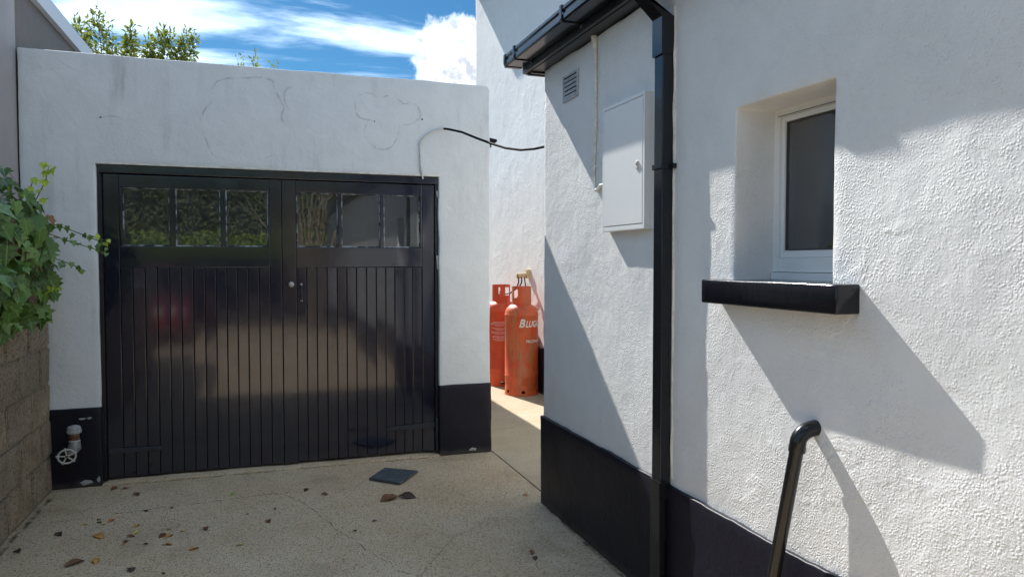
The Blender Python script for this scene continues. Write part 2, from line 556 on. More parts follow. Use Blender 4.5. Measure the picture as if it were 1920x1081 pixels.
class MB:
    def __init__(self):
        self.v, self.f = [], []

    def box(self, lo, hi):
        b = len(self.v)
        x0, y0, z0 = lo
        x1, y1, z1 = hi
        self.v += [(x0, y0, z0), (x1, y0, z0), (x1, y1, z0), (x0, y1, z0), (x0, y0, z1), (x1, y0, z1), (x1, y1, z1), (x0, y1, z1)]
        self.f += [tuple(b + i for i in q) for q in ((3, 2, 1, 0), (4, 5, 6, 7), (0, 1, 5, 4), (1, 2, 6, 5), (2, 3, 7, 6), (3, 0, 4, 7))]
        return self

    def prism(self, poly, fn, d0, d1):
        """poly in (u,v); fn(u,v,w)->xyz; extruded w from d0 to d1"""
        n = len(poly)
        b = len(self.v)
        self.v += [fn(u, v, d0) for u, v in poly] + [fn(u, v, d1) for u, v in poly]
        self.f.append(tuple(b + i for i in range(n))[::-1])
        self.f.append(tuple(b + n + i for i in range(n)))
        for i in range(n):
            j = (i + 1) % n
            self.f.append((b + i, b + j, b + n + j, b + n + i))
        return self

    def tube(self, pts, r, n=10, cap=True):
        pts = [Vector(p) for p in pts]
        rs = r if isinstance(r, (list, tuple)) else [r] * len(pts)
        b = len(self.v)
        prev = None
        for i, p in enumerate(pts):
            a = pts[max(0, i - 1)]
            c = pts[min(len(pts) - 1, i + 1)]
            t = (c - a).normalized()
            if prev is None:
                ref = Vector((0, 0, 1)) if abs(t.z) < 0.9 else Vector((1, 0, 0))
                u = t.cross(ref).normalized()
            else:
                u = (prev - t * prev.dot(t)).normalized()
            prev = u
            w = t.cross(u)
            for k in range(n):
                an = 2 * math.pi * k / n
                self.v.append(tuple(p + (u * math.cos(an) + w * math.sin(an)) * rs[i]))
        for i in range(len(pts) - 1):
            for k in range(n):
                k2 = (k + 1) % n
                self.f.append((b + i * n + k, b + i * n + k2, b + (i + 1) * n + k2, b + (i + 1) * n + k))
        if cap:
            self.f.append(tuple(b + k for k in range(n))[::-1])
            e = b + (len(pts) - 1) * n
            self.f.append(tuple(e + k for k in range(n)))
        return self

    def lathe(self, prof, cx, cy, n=40):
        b = len(self.v)
        for r, z in prof:
            for k in range(n):
                a = 2 * math.pi * k / n
                self.v.append((cx + r * math.cos(a), cy + r * math.sin(a), z))
        for i in range(len(prof) - 1):
            for k in range(n):
                k2 = (k + 1) % n
                self.f.append((b + i * n + k, b + i * n + k2, b + (i + 1) * n + k2, b + (i + 1) * n + k))
        self.f.append(tuple(b + k for k in range(n))[::-1])
        e = b + (len(prof) - 1) * n
        self.f.append(tuple(e + k for k in range(n)))
        return self

    def mesh(self, name, bevel=0.0, seg=2, angle=None, jitter=None):
        angle = angle or 48
        me = bpy.data.meshes.new(name)
        me.from_pydata(self.v, [], self.f)
        bm = bmesh.new()
        bm.from_mesh(me)
        bmesh.ops.recalc_face_normals(bm, faces=bm.faces)
        if bevel:
            es = [e for e in bm.edges if len(e.link_faces) == 2 and e.calc_face_angle(0) > R(30)]
            bmesh.ops.bevel(bm, geom=es, offset=bevel, segments=seg, affect='EDGES', clamp_overlap=True, profile=0.6)
        if jitter:
            amp, sc = jitter
            for v in bm.verts:
                v.co += wob(v.co, amp, sc)
        bm.to_mesh(me)
        bm.free()
        finish(me, angle)
        return me

    def build(self, name, mat, parent=None, **kw):
        o = link(name, self.mesh(name, **kw), mat, parent)
        if kw.get('bevel'):
            wn = o.modifiers.new('flat faces', 'WEIGHTED_NORMAL')
            wn.keep_sharp = True
            wn.weight = 80
        return o


def box(name, lo, hi, mat, parent=None, bevel=0.004, **kw):
    return MB().box(lo, hi).build(name, mat, parent, bevel=bevel, **kw)


def lin(a, b, step):
    n = max(1, round((b - a) / step))
    return [a + (b - a) * i / n for i in range(n + 1)]


def cuts(vals, step):
    """sorted breakpoints filled at about `step`"""
    out = []
    vals = sorted(set(vals))
    for a, b in zip(vals, vals[1:]):
        out += lin(a, b, step)[:-1]
    return out + [vals[-1]]


def slab(name, us, vs_, fn, w0, w1, hole=None, amp=0.0, sc=3.0, fine=0.0, edit=None):
    """wall slab on a grid: outer skin at w0, inner at w1, holes cut out; real unevenness in amp"""
    nu, nv = len(us), len(vs_)
    keep = [[not (hole and hole((us[i] + us[i + 1]) / 2, (vs_[j] + vs_[j + 1]) / 2)) for j in range(nv - 1)] for i in range(nu - 1)]
    V, F, ids = [], [], {}
    def vid(i, j, k):
        key = (i, j, k)
        if key not in ids:
            u, v = us[i], vs_[j]
            if edit:
                u, v = edit(u, v)
            p = Vector(fn(u, v, w0 if k == 0 else w1))
            if k == 0 and amp:
                p += wob(p, amp, sc)
                if fine:
                    p += wob(p, fine, sc * 7, 5.0)
            ids[key] = len(V)
            V.append(tuple(p))
        return ids[key]
    for i in range(nu - 1):
        for j in range(nv - 1):
            if not keep[i][j]:
                continue
            F.append((vid(i, j, 0), vid(i + 1, j, 0), vid(i + 1, j + 1, 0), vid(i, j + 1, 0)))
            F.append((vid(i, j + 1, 1), vid(i + 1, j + 1, 1), vid(i + 1, j, 1), vid(i, j, 1)))
            for di, dj, a, b in ((-1, 0, (i, j), (i, j + 1)), (1, 0, (i + 1, j), (i + 1, j + 1)), (0, -1, (i, j), (i + 1, j)), (0, 1, (i, j + 1), (i + 1, j + 1))):
                ni, nj = i + di, j + dj
                if 0 <= ni < nu - 1 and 0 <= nj < nv - 1 and keep[ni][nj]:
                    continue
                F.append((vid(*a, 0), vid(*b, 0), vid(*b, 1), vid(*a, 1)))
    me = bpy.data.meshes.new(name)
    me.from_pydata(V, [], F)
    bm = bmesh.new()
    bm.from_mesh(me)
    bmesh.ops.recalc_face_normals(bm, faces=bm.faces)
    # soft arris along every sharp edge of the outer skin
    es = [e for e in bm.edges if len(e.link_faces) == 2 and e.calc_face_angle(0) > R(55)]
    bmesh.ops.bevel(bm, geom=es, offset=0.006, segments=2, affect='EDGES', clamp_overlap=True, profile=0.5)
    bm.to_mesh(me)
    bm.free()
    finish(me, 50)
    return me


def ribbon(name, pts, width, fn, mat, parent, step=0.02, amp=0.008, seed=0, freq=6.0):
    """flat wandering strip lying on a surface; attribute edge = 1 in the middle and 0 at its rims"""
    P = [Vector((*p, 0)) for p in pts]
    for _ in range(2):                                   # round the corners off
        Q = [P[0]]
        for a, b in zip(P, P[1:]):
            Q += [a.lerp(b, 0.25), a.lerp(b, 0.75)]
        P = Q + [P[-1]]
    path = []
    for a, b in zip(P, P[1:]):
        n = max(1, int((b - a).length / step))
        path += [a.lerp(b, i / n) for i in range(n)]
    path.append(P[-1])
    path = [p + Vector((noise.noise(p * freq + Vector((seed, 3, 1))), noise.noise(p * freq + Vector((9, seed, 4))), 0)) * amp
            + Vector((noise.noise(p * freq * 5 + Vector((seed, 1, 8))), noise.noise(p * freq * 5 + Vector((2, seed, 5))), 0)) * amp * 0.35 for p in path]
    V, F, E = [], [], []
    for i, p in enumerate(path):
        t = (path[min(i + 1, len(path) - 1)] - path[max(i - 1, 0)]).normalized()
        nrm = Vector((-t.y, t.x, 0))
        w = width * (0.6 + 0.8 * abs(noise.noise(p * 13 + Vector((seed, 0, 0)))))
        taper = min(1.0, min(i, len(path) - 1 - i) / 4 + 0.15)
        for k, e in ((-1, 0.0), (0, 1.0), (1, 0.0)):
            q = p + nrm * (w * k * taper)
            V.append(fn(q.x, q.y))
            E.append(e)
    for i in range(len(path) - 1):
        for k in range(2):
            a = i * 3 + k
            F.append((a, a + 1, a + 4, a + 3))
    me = bpy.data.meshes.new(name)
    me.from_pydata(V, [], F)
    at = me.attributes.new('edge', 'FLOAT', 'POINT')
    at.data.foreach_set('value', E)
    return link(name, me, mat, parent)


# ------------------------------------------------------------------ ground
XH, YG = 1.698, 5.675         # house side wall plane, garage front plane
XR, YC = 3.10, 4.335          # rear house wall plane, house corner
XB = -1.36                    # block wall face

def ground_sheet(name, x0, x1, y0, y1, z, mat, sx=None, sy=None, amp=0.0):
    us, vv = sx or [x0, x1], sy or [y0, y1]
    V = [(x, y, z + (noise.noise(Vector((x * 1.3, y * 1.3, 2))) * amp)) for x in us for y in vv]
    n = len(vv)
    F = [(i * n + j, (i + 1) * n + j, (i + 1) * n + j + 1, i * n + j + 1) for i in range(len(us) - 1) for j in range(n - 1)]
    me = bpy.data.meshes.new(name)
    me.from_pydata(V, [], F)
    finish(me)
    o = link(name, me, mat)
    o['kind'] = 'structure'
    return o

ground_sheet('ground', -400, 400, -400, 400, -0.05, 'soil')
drive = ground_sheet('driveway', 0, 0, 0, 0, 0.0, 'drive_concrete', sx=[-7.0, -4, -2.2] + lin(-1.6, 1.762, 0.06), sy=[-14.0, -8, -3] + lin(0, 5.9, 0.06) + [11.6], amp=0.005)
path = ground_sheet('side_path', 0, 0, 0, 0, 0.002, 'path_concrete', sx=lin(1.770, 3.4, 0.08), sy=lin(4.2, 12.5, 0.08), amp=0.004)
box('joint_bed', (1.74, 4.2, -0.045), (1.80, 5.9, -0.012), 'shadow_box', drive, bevel=0)

def on_ground(z):
    return lambda x, y: (x, y, z + noise.noise(Vector((x * 1.3, y * 1.3, 2))) * 0.005)
ribbon('crack', [(-1.28, 4.93), (-0.9, 4.985), (-0.4, 5.04), (0.22, 5.095)], 0.006, on_ground(0.0016), 'crack_dark', drive, seed=1)
ribbon('crack', [(0.05, 5.10), (0.163, 4.995), (0.28, 4.72), (0.36, 4.35), (0.47, 4.1), (0.54, 3.843), (0.63, 3.62), (0.725, 3.49), (0.80, 3.3)], 0.0048, on_ground(0.0016), 'crack_dark', drive, seed=2, amp=0.02)
ribbon('crack', [(0.72, 3.5), (0.80, 3.62), (0.86, 3.74), (1.0, 3.95), (1.25, 4.1)], 0.0036, on_ground(0.0016), 'crack_dark', drive, seed=3, amp=0.02)
ribbon('crack', [(0.54, 3.84), (0.42, 3.72), (0.2, 3.62)], 0.0025, on_ground(0.0016), 'crack_dark', drive, seed=4, amp=0.02)
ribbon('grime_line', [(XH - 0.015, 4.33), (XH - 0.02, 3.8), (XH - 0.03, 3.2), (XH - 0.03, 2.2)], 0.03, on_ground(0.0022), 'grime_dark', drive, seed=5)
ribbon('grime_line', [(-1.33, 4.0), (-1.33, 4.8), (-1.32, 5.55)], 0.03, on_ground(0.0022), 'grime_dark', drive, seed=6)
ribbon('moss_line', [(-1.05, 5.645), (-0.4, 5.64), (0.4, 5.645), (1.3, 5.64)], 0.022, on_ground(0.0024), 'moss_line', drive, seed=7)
ribbon('path_score', [(2.05, 6.35), (2.30, 6.42)], 0.004, lambda x, y: (x, y, 0.008), 'crack_dark', path, seed=8)

# ------------------------------------------------------------------ garage
GX0, GX1, GZ = -1.515, 1.752, 2.962
DX0, DX1, DZ = -1.066, 1.332, 2.226
garage = thing('garage', (0.1, YG, 0), 'low white rendered garage with black double doors and flat roof', 'garage')

def round_corner(u, v):
    """rounded top right shoulder and slightly uneven top line"""
    r = 0.045
    cu, cv = GX1 - r, GZ - r
    if u > cu and v > cv:
        a, b = (u - cu) / r, (v - cv) / r
        m_, n_ = max(a, b), math.hypot(a, b)
        if n_ > 1e-6:
            k = m_ / n_
            u, v = cu + a * k * r, cv + b * k * r
    if v > GZ - 0.2:
        v += noise.noise(Vector((u * 2.3, 0, 7))) * 0.006 * (v - GZ + 0.2) / 0.2
    if u > GX1 - 0.1:
        u += noise.noise(Vector((0, v * 3.1, 2))) * 0.006
    if (abs(u - DX0) < 1e-6 or abs(u - DX1) < 1e-6) and v > 0.58:
        u += noise.noise(Vector((u, v * 5, 4))) * 0.004
    return u, v

us = cuts([GX0, DX0, DX1, GX1 - 0.06, GX1], 0.035)
us = [u for u in us if u <= GX1 - 0.06] + lin(GX1 - 0.06, GX1, 0.012)[1:]
vv = cuts([0.0, DZ, GZ - 0.06], 0.035) + lin(GZ - 0.06, GZ, 0.012)[1:]
me = slab('wall', us, vv, lambda u, v, w: (u, w, v), YG, YG + 0.2, hole=lambda u, v: DX0 < u < DX1 and v < DZ, amp=0.006, sc=2.6, fine=0.0012, edit=round_corner)
link('wall', me, 'garage_white', garage)
MB().box((GX1 - 0.215, YG + 0.203, 0), (GX1 - 0.004, 11.6, GZ - 0.12)).box((GX0, YG + 0.203, 0), (GX0 + 0.2, 11.6, GZ - 0.12)).box((GX0 + 0.203, 11.4, 0), (GX1 - 0.218, 11.6, GZ - 0.12)).build('side_wall', 'garage_white', garage, bevel=0.01)
box('roof', (GX0, YG + 0.205, GZ - 0.117), (GX1 - 0.01, 11.62, GZ - 0.05), 'roof_felt', garage, bevel=0.01)
# black painted base, a few millimetres proud
def plinth_edit(u0, u1, top):
    def e(u, v):
        if v > top - 0.001:
            v += noise.noise(Vector((u * 5, 1, 3))) * 0.004
        if (u > u1 - 0.001 or u < u0 + 0.001) and not -1.1 < u < 1.4:
            u += noise.noise(Vector((v * 7, u, 3))) * 0.004
        return u, v
    return e
for a, b, top in ((-1.40, DX0 + 0.0045, 0.545), (DX1 - 0.0045, GX1 + 0.008, 0.566)):
    me = slab('plinth', lin(a, b, 0.04), lin(0.0, top, 0.04), lambda u, v, w: (u, w, v), YG - 0.016, YG + 0.0255, amp=0.004, sc=3.0, fine=0.002, edit=plinth_edit(a, b, top))
    link('plinth', me, 'black_masonry', garage)
# thin cream stop bead over the doors
box('lintel_bead', (DX0 - 0.004, YG - 0.003, DZ - 0.006), (DX1 + 0.004, YG + 0.03, DZ + 0.006), 'conduit_cream', garage, bevel=0.002)
# threshold of old concrete
me = slab('threshold', lin(DX0 + 0.004, DX1 - 0.004, 0.05), lin(YG - 0.035, YG + 0.2, 0.03), lambda u, v, w: (u, v, w), 0.016, -0.02, amp=0.006, sc=5.0, fine=0.003)
link('threshold', me, 'drive_concrete', garage)

def on_garage(x, z):
    p = Vector((x, YG, z))
    return (x, YG - 0.0035 + wob(p, 0.006, 2.6).y, z)
# damp outlines and hairline cracks on the render
def gpx(pts):                               # outline sketched on the wall plane, (x, z) in metres
    return pts
for i, (pts, w) in enumerate([
    ([(0.34, 2.83), (0.22, 2.85), (0.16, 2.80), (0.17, 2.70), (0.22, 2.66)], .006),
    ([(-0.40, 2.55), (-0.36, 2.64), (-0.30, 2.72), (-0.33, 2.80), (-0.26, 2.86), (-0.10, 2.87), (0.02, 2.90), (0.10, 2.86)], .007),
    ([(0.10, 2.86), (0.12, 2.76), (0.19, 2.68), (0.15, 2.60), (0.18, 2.55), (0.20, 2.42), (0.12, 2.35), (0.03, 2.31)], .007),
    ([(-0.40, 2.55), (-0.36, 2.42), (-0.33, 2.33), (-0.30, 2.28)], .005),
    ([(0.83, 2.62), (0.72, 2.64), (0.68, 2.72), (0.70, 2.80), (0.80, 2.83), (0.86, 2.80), (0.96, 2.83), (1.04, 2.77), (1.10, 2.80), (1.17, 2.76), (1.19, 2.66), (1.13, 2.62), (1.03, 2.61)], .006),
    ([(0.78, 2.62), (0.74, 2.54), (0.79, 2.45), (0.86, 2.41), (0.95, 2.42), (1.00, 2.50), (1.03, 2.61)], .006),
    ([(-1.30, 2.92), (-1.24, 2.86), (-1.19, 2.84), (-1.08, 2.83)], .004),
    ([(-1.36, 2.82), (-1.30, 2.835), (-1.26, 2.845)], .004),
    ([(-1.05, 2.52), (-0.95, 2.56), (-0.88, 2.53), (-0.84, 2.47)], .003),
]):
    ribbon('render_crack', pts, w * 1.9, on_garage, 'crack_grey', garage, seed=i + 20, amp=0.022, freq=7.0)
for x, z, s in ((-1.03, 2.535, .006), (1.20, 2.66, .007), (0.83, 2.622, .005)):
    me = MB().lathe([(s, 0), (s * 0.8, 0.002), (0.0005, 0.003)], 0, 0, 8).mesh('render_pit')
    o = link('render_pit', me, 'grime_dark' if False else 'shadow_box', garage)
    o.matrix_parent_inverse = o.matrix_parent_inverse @ Matrix.Translation((x, YG - 0.003, z)) @ Matrix.Rotation(R(90), 4, 'X')
# flaked white spots at the foot of the plinth
for x, y, z, sx, sz in ((-1.16, YG - 0.023, 0.035, .045, .018), (-1.083, YG - 0.023, 0.05, .012, .022), (-1.175, YG - 0.022, 0.475, .02, .006), (-1.135, YG - 0.022, 0.478, .018, .007), (1.60, YG - 0.022, 0.035, .03, .014)):
    poly = [(x + sx * math.cos(a) * (0.6 + 0.6 * random.random()), z + sz * math.sin(a) * (0.6 + 0.6 * random.random())) for a in [i * math.pi / 6 for i in range(12)]]
    MB().prism(poly, lambda u, v, w: (u, w, v), y, y + 0.012).build('paint_flake', 'flaked', garage)

# ---- door frame and leaves
YD = 5.722                                  # face of stiles and rails
box('door_jamb', (DX0 + 0.002, YD - 0.02, 0.018), (DX0 + 0.028, YD + 0.09, 2.16), 'old_paint', garage)
box('door_jamb', (DX1 - 0.026, YD - 0.02, 0.018), (DX1 - 0.002, YD + 0.09, 2.16), 'old_paint', garage)
MB().box((DX0 + 0.002, YD - 0.024, 2.163), (DX1 - 0.002, YD + 0.09, DZ - 0.008)).build('door_head', 'door_paint', garage, bevel=0.005)

def leaf_of_door(name_label, xa, xb, pane_x, boards, hinge_side):
    body = MB()
    zt, zw1, zw0, zb = 2.157, 2.070, 1.658, 0.030
    b0, b1 = boards[0], boards[-1]
    stile = MB().box((xa, YD, zb), (b0 - 0.001, YD + 0.045, zt)).box((b1 + 0.001, YD, zb), (xb, YD + 0.045, zt))
    door = stile.build('door_leaf', 'door_paint', garage, bevel=0.004)
    door['label'] = name_label
    box('top_rail', (b0, YD + 0.001, zw1), (b1, YD + 0.045, zt - 0.001), 'door_paint', door)
    box('middle_rail', (b0, YD + 0.001, 1.508), (b1, YD + 0.045, zw0), 'door_paint', door)
    # back ledges behind the boards, out of sight but holding them
    box('ledge', (b0, YD + 0.034, zb), (b1, YD + 0.05, 0.2), 'door_paint', door)
    box('ledge', (b0, YD + 0.034, 0.8), (b1, YD + 0.05, 0.95), 'door_paint', door)
    for i, (a, b) in enumerate(zip(boards, boards[1:])):
        off = random.uniform(-0.0008, 0.0008)
        tilt = random.uniform(-0.0006, 0.0006)
        m = MB().box((a + 0.0022, YD + 0.008 + off, zb + random.uniform(0, 0.006)), (b - 0.0022, YD + 0.030, 1.506))
        for k in (0, 4): m.v[k] = (m.v[k][0], m.v[k][1] + tilt, m.v[k][2])
        for k in (1, 5): m.v[k] = (m.v[k][0], m.v[k][1] - tilt, m.v[k][2])
        m.build('board', 'door_paint', door, bevel=0.0035)
    box('groove_backing', (b0, YD + 0.031, zb), (b1, YD + 0.0335, 1.506), 'shadow_box', door, bevel=0)
    xs = [b0] + [x for p in pane_x for x in p] + [b1]
    for a, b in ((xs[0], xs[1]), (xs[2], xs[3]), (xs[4], xs[5]), (xs[6], xs[7])):
        if b - a > 0.004:
            box('glazing_bar', (a, YD + 0.004, zw0 + 0.001), (b, YD + 0.042, zw1 - 0.001), 'door_paint', door, bevel=0.003)
    for (a, b) in pane_x:
        pn = box('pane', (a + 0.0005, YD + 0.022, zw0 + 0.001), (b - 0.0005, YD + 0.026, zw1 - 0.001), 'garage_glass', door, bevel=0)
        # rough putty fillet, paler where paint has gone
        q = MB()
        for lo, hi in (((a, zw0 + 0.001), (b, zw0 + 0.010)), ((a, zw1 - 0.008), (b, zw1 - 0.001)), ((a, zw0 + 0.010), (a + 0.008, zw1 - 0.008)), ((b - 0.007, zw0 + 0.010), (b, zw1 - 0.008))):
            q.box((lo[0], YD + 0.0135, lo[1]), (hi[0], YD + 0.0215, hi[1]))
        q.build('putty', 'putty', door, bevel=0.003)
    return door

def putty():
    m, g, p, co, out = material('putty')
    f = g.noise(co, 16, 4, 0.65)
    c = g.mix(g.smooth(f, 0.42, 0.62), (0.02, 0.026, 0.04), (0.42, 0.46, 0.49))
    g.l(c, p.inputs['Base Color'])
    p.inputs['Roughness'].default_value = 0.4
putty()

bl = [-0.937, -0.86, -0.782, -0.703, -0.624, -0.547, -0.469, -0.391, -0.316, -0.243, -0.17, -0.096, -0.018, 0.061]
brd = [0.248, 0.321, 0.395, 0.47, 0.546, 0.618, 0.691, 0.768, 0.843, 0.917, 0.988, 1.06, 1.128, 1.205]
leafL = leaf_of_door('left black boarded door leaf with three panes', DX0 + 0.031, 0.1435, [(-0.916, -0.617), (-0.578, -0.281), (-0.245, 0.049)], bl, -1)
leafR = leaf_of_door('right black boarded door leaf with knob and three panes', 0.1475, DX1 - 0.029, [(0.250, 0.554), (0.582, 0.875), (0.904, 1.190)], brd, 1)

def strap(parent, x0, x1, z, tip_left, zt):
    poly = [(x0, z - 0.014), (x1, z - 0.019), (x1, z + 0.019), (x0, z + 0.014), (x0 - 0.012, z)] if tip_left else [(x0, z - 0.019), (x1, z - 0.012), (x1 + 0.01, z), (x1, z + 0.012), (x0, z + 0.019)]
    o = MB().prism(poly, lambda u, v, w: (u, w, v + (u - x0) * zt), YD - 0.010, YD + 0.001).build('strap_hinge', 'iron_black', parent, bevel=0.003)
    return o
strap(leafR, 0.925, 1.300, 0.235, True, 0.02)
strap(leafL, -1.03, -0.70, 0.222, False, 0.0)
MB().tube([(1.314, YD - 0.028, 0.16), (1.314, YD - 0.028, 0.30)], 0.013, 10).build('hinge_pin', 'iron_black', leafR)
MB().tube([(1.314, YD - 0.028, 0.03), (1.314, YD - 0.028, 0.155)], [0.010, 0.012], 10).build('hinge_pin', 'iron_black', leafR)
for x in (0.97, 1.10, 1.22):
    MB().lathe([(0.007, 0), (0.006, 0.004), (0.001, 0.006)], 0, 0, 10)
# bare metal butt plates on the right jamb
for z0, z1, w in ((1.485, 1.60, 0.018), (2.055, 2.11, 0.008)):
    poly = [(1.318, z0), (1.318 + w, z0 + 0.004), (1.320 + w * 0.8, (z0 + z1) / 2), (1.319 + w, z1), (1.314, z1 - 0.003), (1.316, (z0 + z1) / 2 + 0.01)]
    MB().prism(poly, lambda u, v, w_: (u, w_, v), YD - 0.034, YD - 0.0205).build('hinge_plate', 'flaked', leafR, bevel=0.002)
# door knob and key plate
MB().tube([(0.208, YD + 0.002, 1.379), (0.208, YD - 0.012, 1.379), (0.208, YD - 0.018, 1.379), (0.208, YD - 0.030, 1.379), (0.208, YD - 0.036, 1.379)], [0.016, 0.014, 0.022, 0.020, 0.010], 18).build('knob', 'knob_steel', leafR)
pull = MB().tube([(0.281, YD + 0.008, 1.374), (0.281, YD - 0.014, 1.372), (0.281, YD - 0.018, 1.36), (0.281, YD - 0.018, 1.275), (0.281, YD - 0.014, 1.262), (0.281, YD + 0.008, 1.260)], 0.005, 8)
pull.build('pull_handle', 'iron_black', leafR)
for z in (1.377, 1.258):
    MB().tube([(0.281, YD + 0.009, z), (0.281, YD + 0.001, z), (0.281, YD - 0.003, z)], [0.009, 0.009, 0.003], 10).build('screw', 'pale_paint', leafR)

# ------------------------------------------------------------------ house
house = thing('house', (2.4, 2.0, 0), 'white rendered house with black plinth, gutter and downpipe', 'house')
WY0, WY1, WZ0, WZ1 = 1.850, 2.347, 1.476, 2.124
WALLTOP = 2.746
def corner_wob(u, v):
    if v > WALLTOP - 0.02:
        v += noise.noise(Vector((u * 6, 0, 7))) * 0.008
    if u > YC - 0.05:
        u += noise.noise(Vector((0, v * 4, 2))) * 0.004
    return u, v
us = [-9.0, -6.0, -3.0, -1.0] + cuts([0.0, WY0, WY1, YC], 0.035)
vv = cuts([0.0, WZ0, WZ1, WALLTOP], 0.035)
me = slab('wall', us, vv, lambda u, v, w: (w, u, v), XH, XH + 0.25, hole=lambda u, v: WY0 < u < WY1 and WZ0 < v < WZ1, amp=0.006, sc=2.4, fine=0.0015, edit=corner_wob)
link('wall', me, 'house_white', house)
def pl_edit(u, v):
    if v > 0.56:
        v += noise.noise(Vector((u * 4, 1, 3))) * 0.008 + noise.noise(Vector((u * 23, 1, 3))) * 0.003
    if u > YC - 0.01:
        u += 0.006 + noise.noise(Vector((0, v * 6, 2))) * 0.006
    return u, v
me = slab('plinth', [-9.0, -4, -1, 0.0] + lin(0.4, YC + 0.004, 0.04), lin(0.0, 0.567, 0.04), lambda u, v, w: (w, u, v), XH - 0.018, XH + 0.08, amp=0.004, sc=3.0, fine=0.002, edit=pl_edit)
link('plinth', me, 'black_masonry', house)
# end wall of the front block, rear two-storey block
box('end_wall', (XH + 0.253, YC - 0.25, 0), (XR + 0.6, YC - 0.003, WALLTOP + 0.35), 'house_white', house, bevel=0.01)
YE = 10.744
me = slab('rear_wall', cuts([YC + 0.003, YE], 0.07), cuts([0.0, 5.75], 0.07), lambda u, v, w: (w, u, v), XR, XR + 0.25, amp=0.005, sc=1.2, fine=0.001)
link('rear_wall', me, 'house_white', house)
me = slab('plinth', lin(YC + 0.1, YE, 0.1), lin(0.0, 0.54, 0.06), lambda u, v, w: (w, u, v), XR - 0.016, XR + 0.06, amp=0.004, sc=3.0)
link('plinth', me, 'black_masonry', house)
MB().box((XR + 0.253, YC + 0.003, 2.9), (8.0, YC + 0.25, 5.75)).box((XR + 0.253, YE - 0.25, 0), (8.0, YE, 5.75)).box((7.8, -9.0, 0), (8.0, YE - 0.26, 5.7)).build('outer_wall', 'house_white', house, bevel=0.01)
# fascia, soffit, gutter
GE = 4.49                                 # far end of the gutter
FX = 1.602                                # fascia face
box('fascia', (FX, -9.0, 2.752), (FX + 0.02, YC + 0.135, 2.93), 'fascia_black', house, bevel=0.002)
box('soffit', (FX + 0.021, -9.0, 2.748), (XH + 0.24, YC + 0.13, 2.758), 'fascia_black', house, bevel=0)
MB().box((FX + 0.025, YC + 0.03, 2.7385), (XH + 0.05, YC + 0.055, 2.7475)).box((FX + 0.025, YC + 0.085, 2.7385), (XH + 0.05, YC + 0.11, 2.7475)).build('soffit_batten', 'fascia_black', house, bevel=0.002)
box('verge_board', (FX + 0.021, YC + 0.112, 2.76), (XH + 1.2, YC + 0.13, 2.92), 'fascia_black', house, bevel=0.002)
GO, GI, GB, GT = 1.484, 1.598, 2.792, 2.868
prof_out = [(GI, GT), (GI, GB + 0.004), (GI - 0.006, GB), (GO + 0.010, GB), (GO + 0.002, GB + 0.010), (GO + 0.002, GB + 0.034), (GO + 0.008, GB + 0.040), (GO + 0.008, GB + 0.050), (GO, GB + 0.058), (GO, GT - 0.002), (GO + 0.004, GT)]
prof_in = [(GO + 0.008, GT - 0.004), (GO + 0.012, GB + 0.008), (GI - 0.006, GB + 0.008), (GI - 0.006, GT)]
gm = MB().prism(prof_out + prof_in, lambda u, v, w: (u, w, v), -9.0, GE)
gutter = gm.build('gutter', 'upvc_black', house, bevel=0.0015, seg=1)
MB().prism([(GO - 0.004, GT + 0.002), (GO - 0.004, GB + 0.02), (GO + 0.006, GB - 0.004), (GI, GB - 0.004), (GI, GT + 0.002)], lambda u, v, w: (u, w, v), GE - 0.03, GE + 0.006).build('stop_end', 'upvc_black', gutter, bevel=0.003)

def gutter_bracket(y):
    m = MB()
    # strap wrapped round the gutter and splaying on to the fascia
    m.prism([(GO - 0.005, GT + 0.008), (GO - 0.005, GB + 0.012), (GO + 0.006, GB - 0.005), (GO + 0.010, GB - 0.0015), (GO - 0.0008, GB + 0.013), (GO - 0.0008, GT + 0.002), (GO + 0.010, GT + 0.002), (GO + 0.010, GT + 0.008)], lambda u, v, w: (u, w, v), y - 0.014, y + 0.014)
    m.prism([(GO + 0.006, GB - 0.006), (GI, GB - 0.006), (FX - 0.0005, GB - 0.028), (FX - 0.0005, GB - 0.0015), (GO + 0.006, GB - 0.0015)], lambda u, v, w: (u, w, v), y - 0.014, y + 0.014)
    m.build('bracket', 'upvc_black', gutter, bevel=0.002)
for y in (4.30, 3.55, 2.98, 2.05, 1.25, 0.4, -0.6, -1.6):
    gutter_bracket(y)
# gutter union, a broader clip
MB().prism([(GO - 0.006, GT + 0.006), (GO - 0.006, GB + 0.012), (GO + 0.006, GB - 0.006), (GI, GB - 0.006), (GI, GB - 0.0012), (GO + 0.0085, GB - 0.0012), (GO - 0.0012, GB + 0.0125), (GO - 0.0012, GT + 0.006)], lambda u, v, w: (u, w, v), 2.62, 2.78).build('union_clip', 'upvc_black', gutter, bevel=0.002)

# roofs
def roof_slab(name, x0, z0, x1, z1, y0, y1, th):
    MB().prism([(x0, z0), (x1, z1), (x1, z1 + th), (x0, z0 + th)], lambda u, v, w: (u, w, v), y0, y1).build(name, 'slate_roof', house, bevel=0.01)
roof_slab('roof', FX + 0.004, 2.932, XR + 0.6, 3.20, -9.0, YC + 0.11, 0.03)
roof_slab('roof', XR + 0.62, 3.20, 7.5, 4.6, -9.0, YC - 0.02, 0.06)
roof_slab('rear_roof', 2.67, 5.68, 7.9, 8.2, YC - 0.1, YE + 0.10, 0.10)
box('rear_soffit', (2.69, YC, 5.66), (XR + 0.2, YE + 0.08, 5.678), 'fascia_black', house, bevel=0)

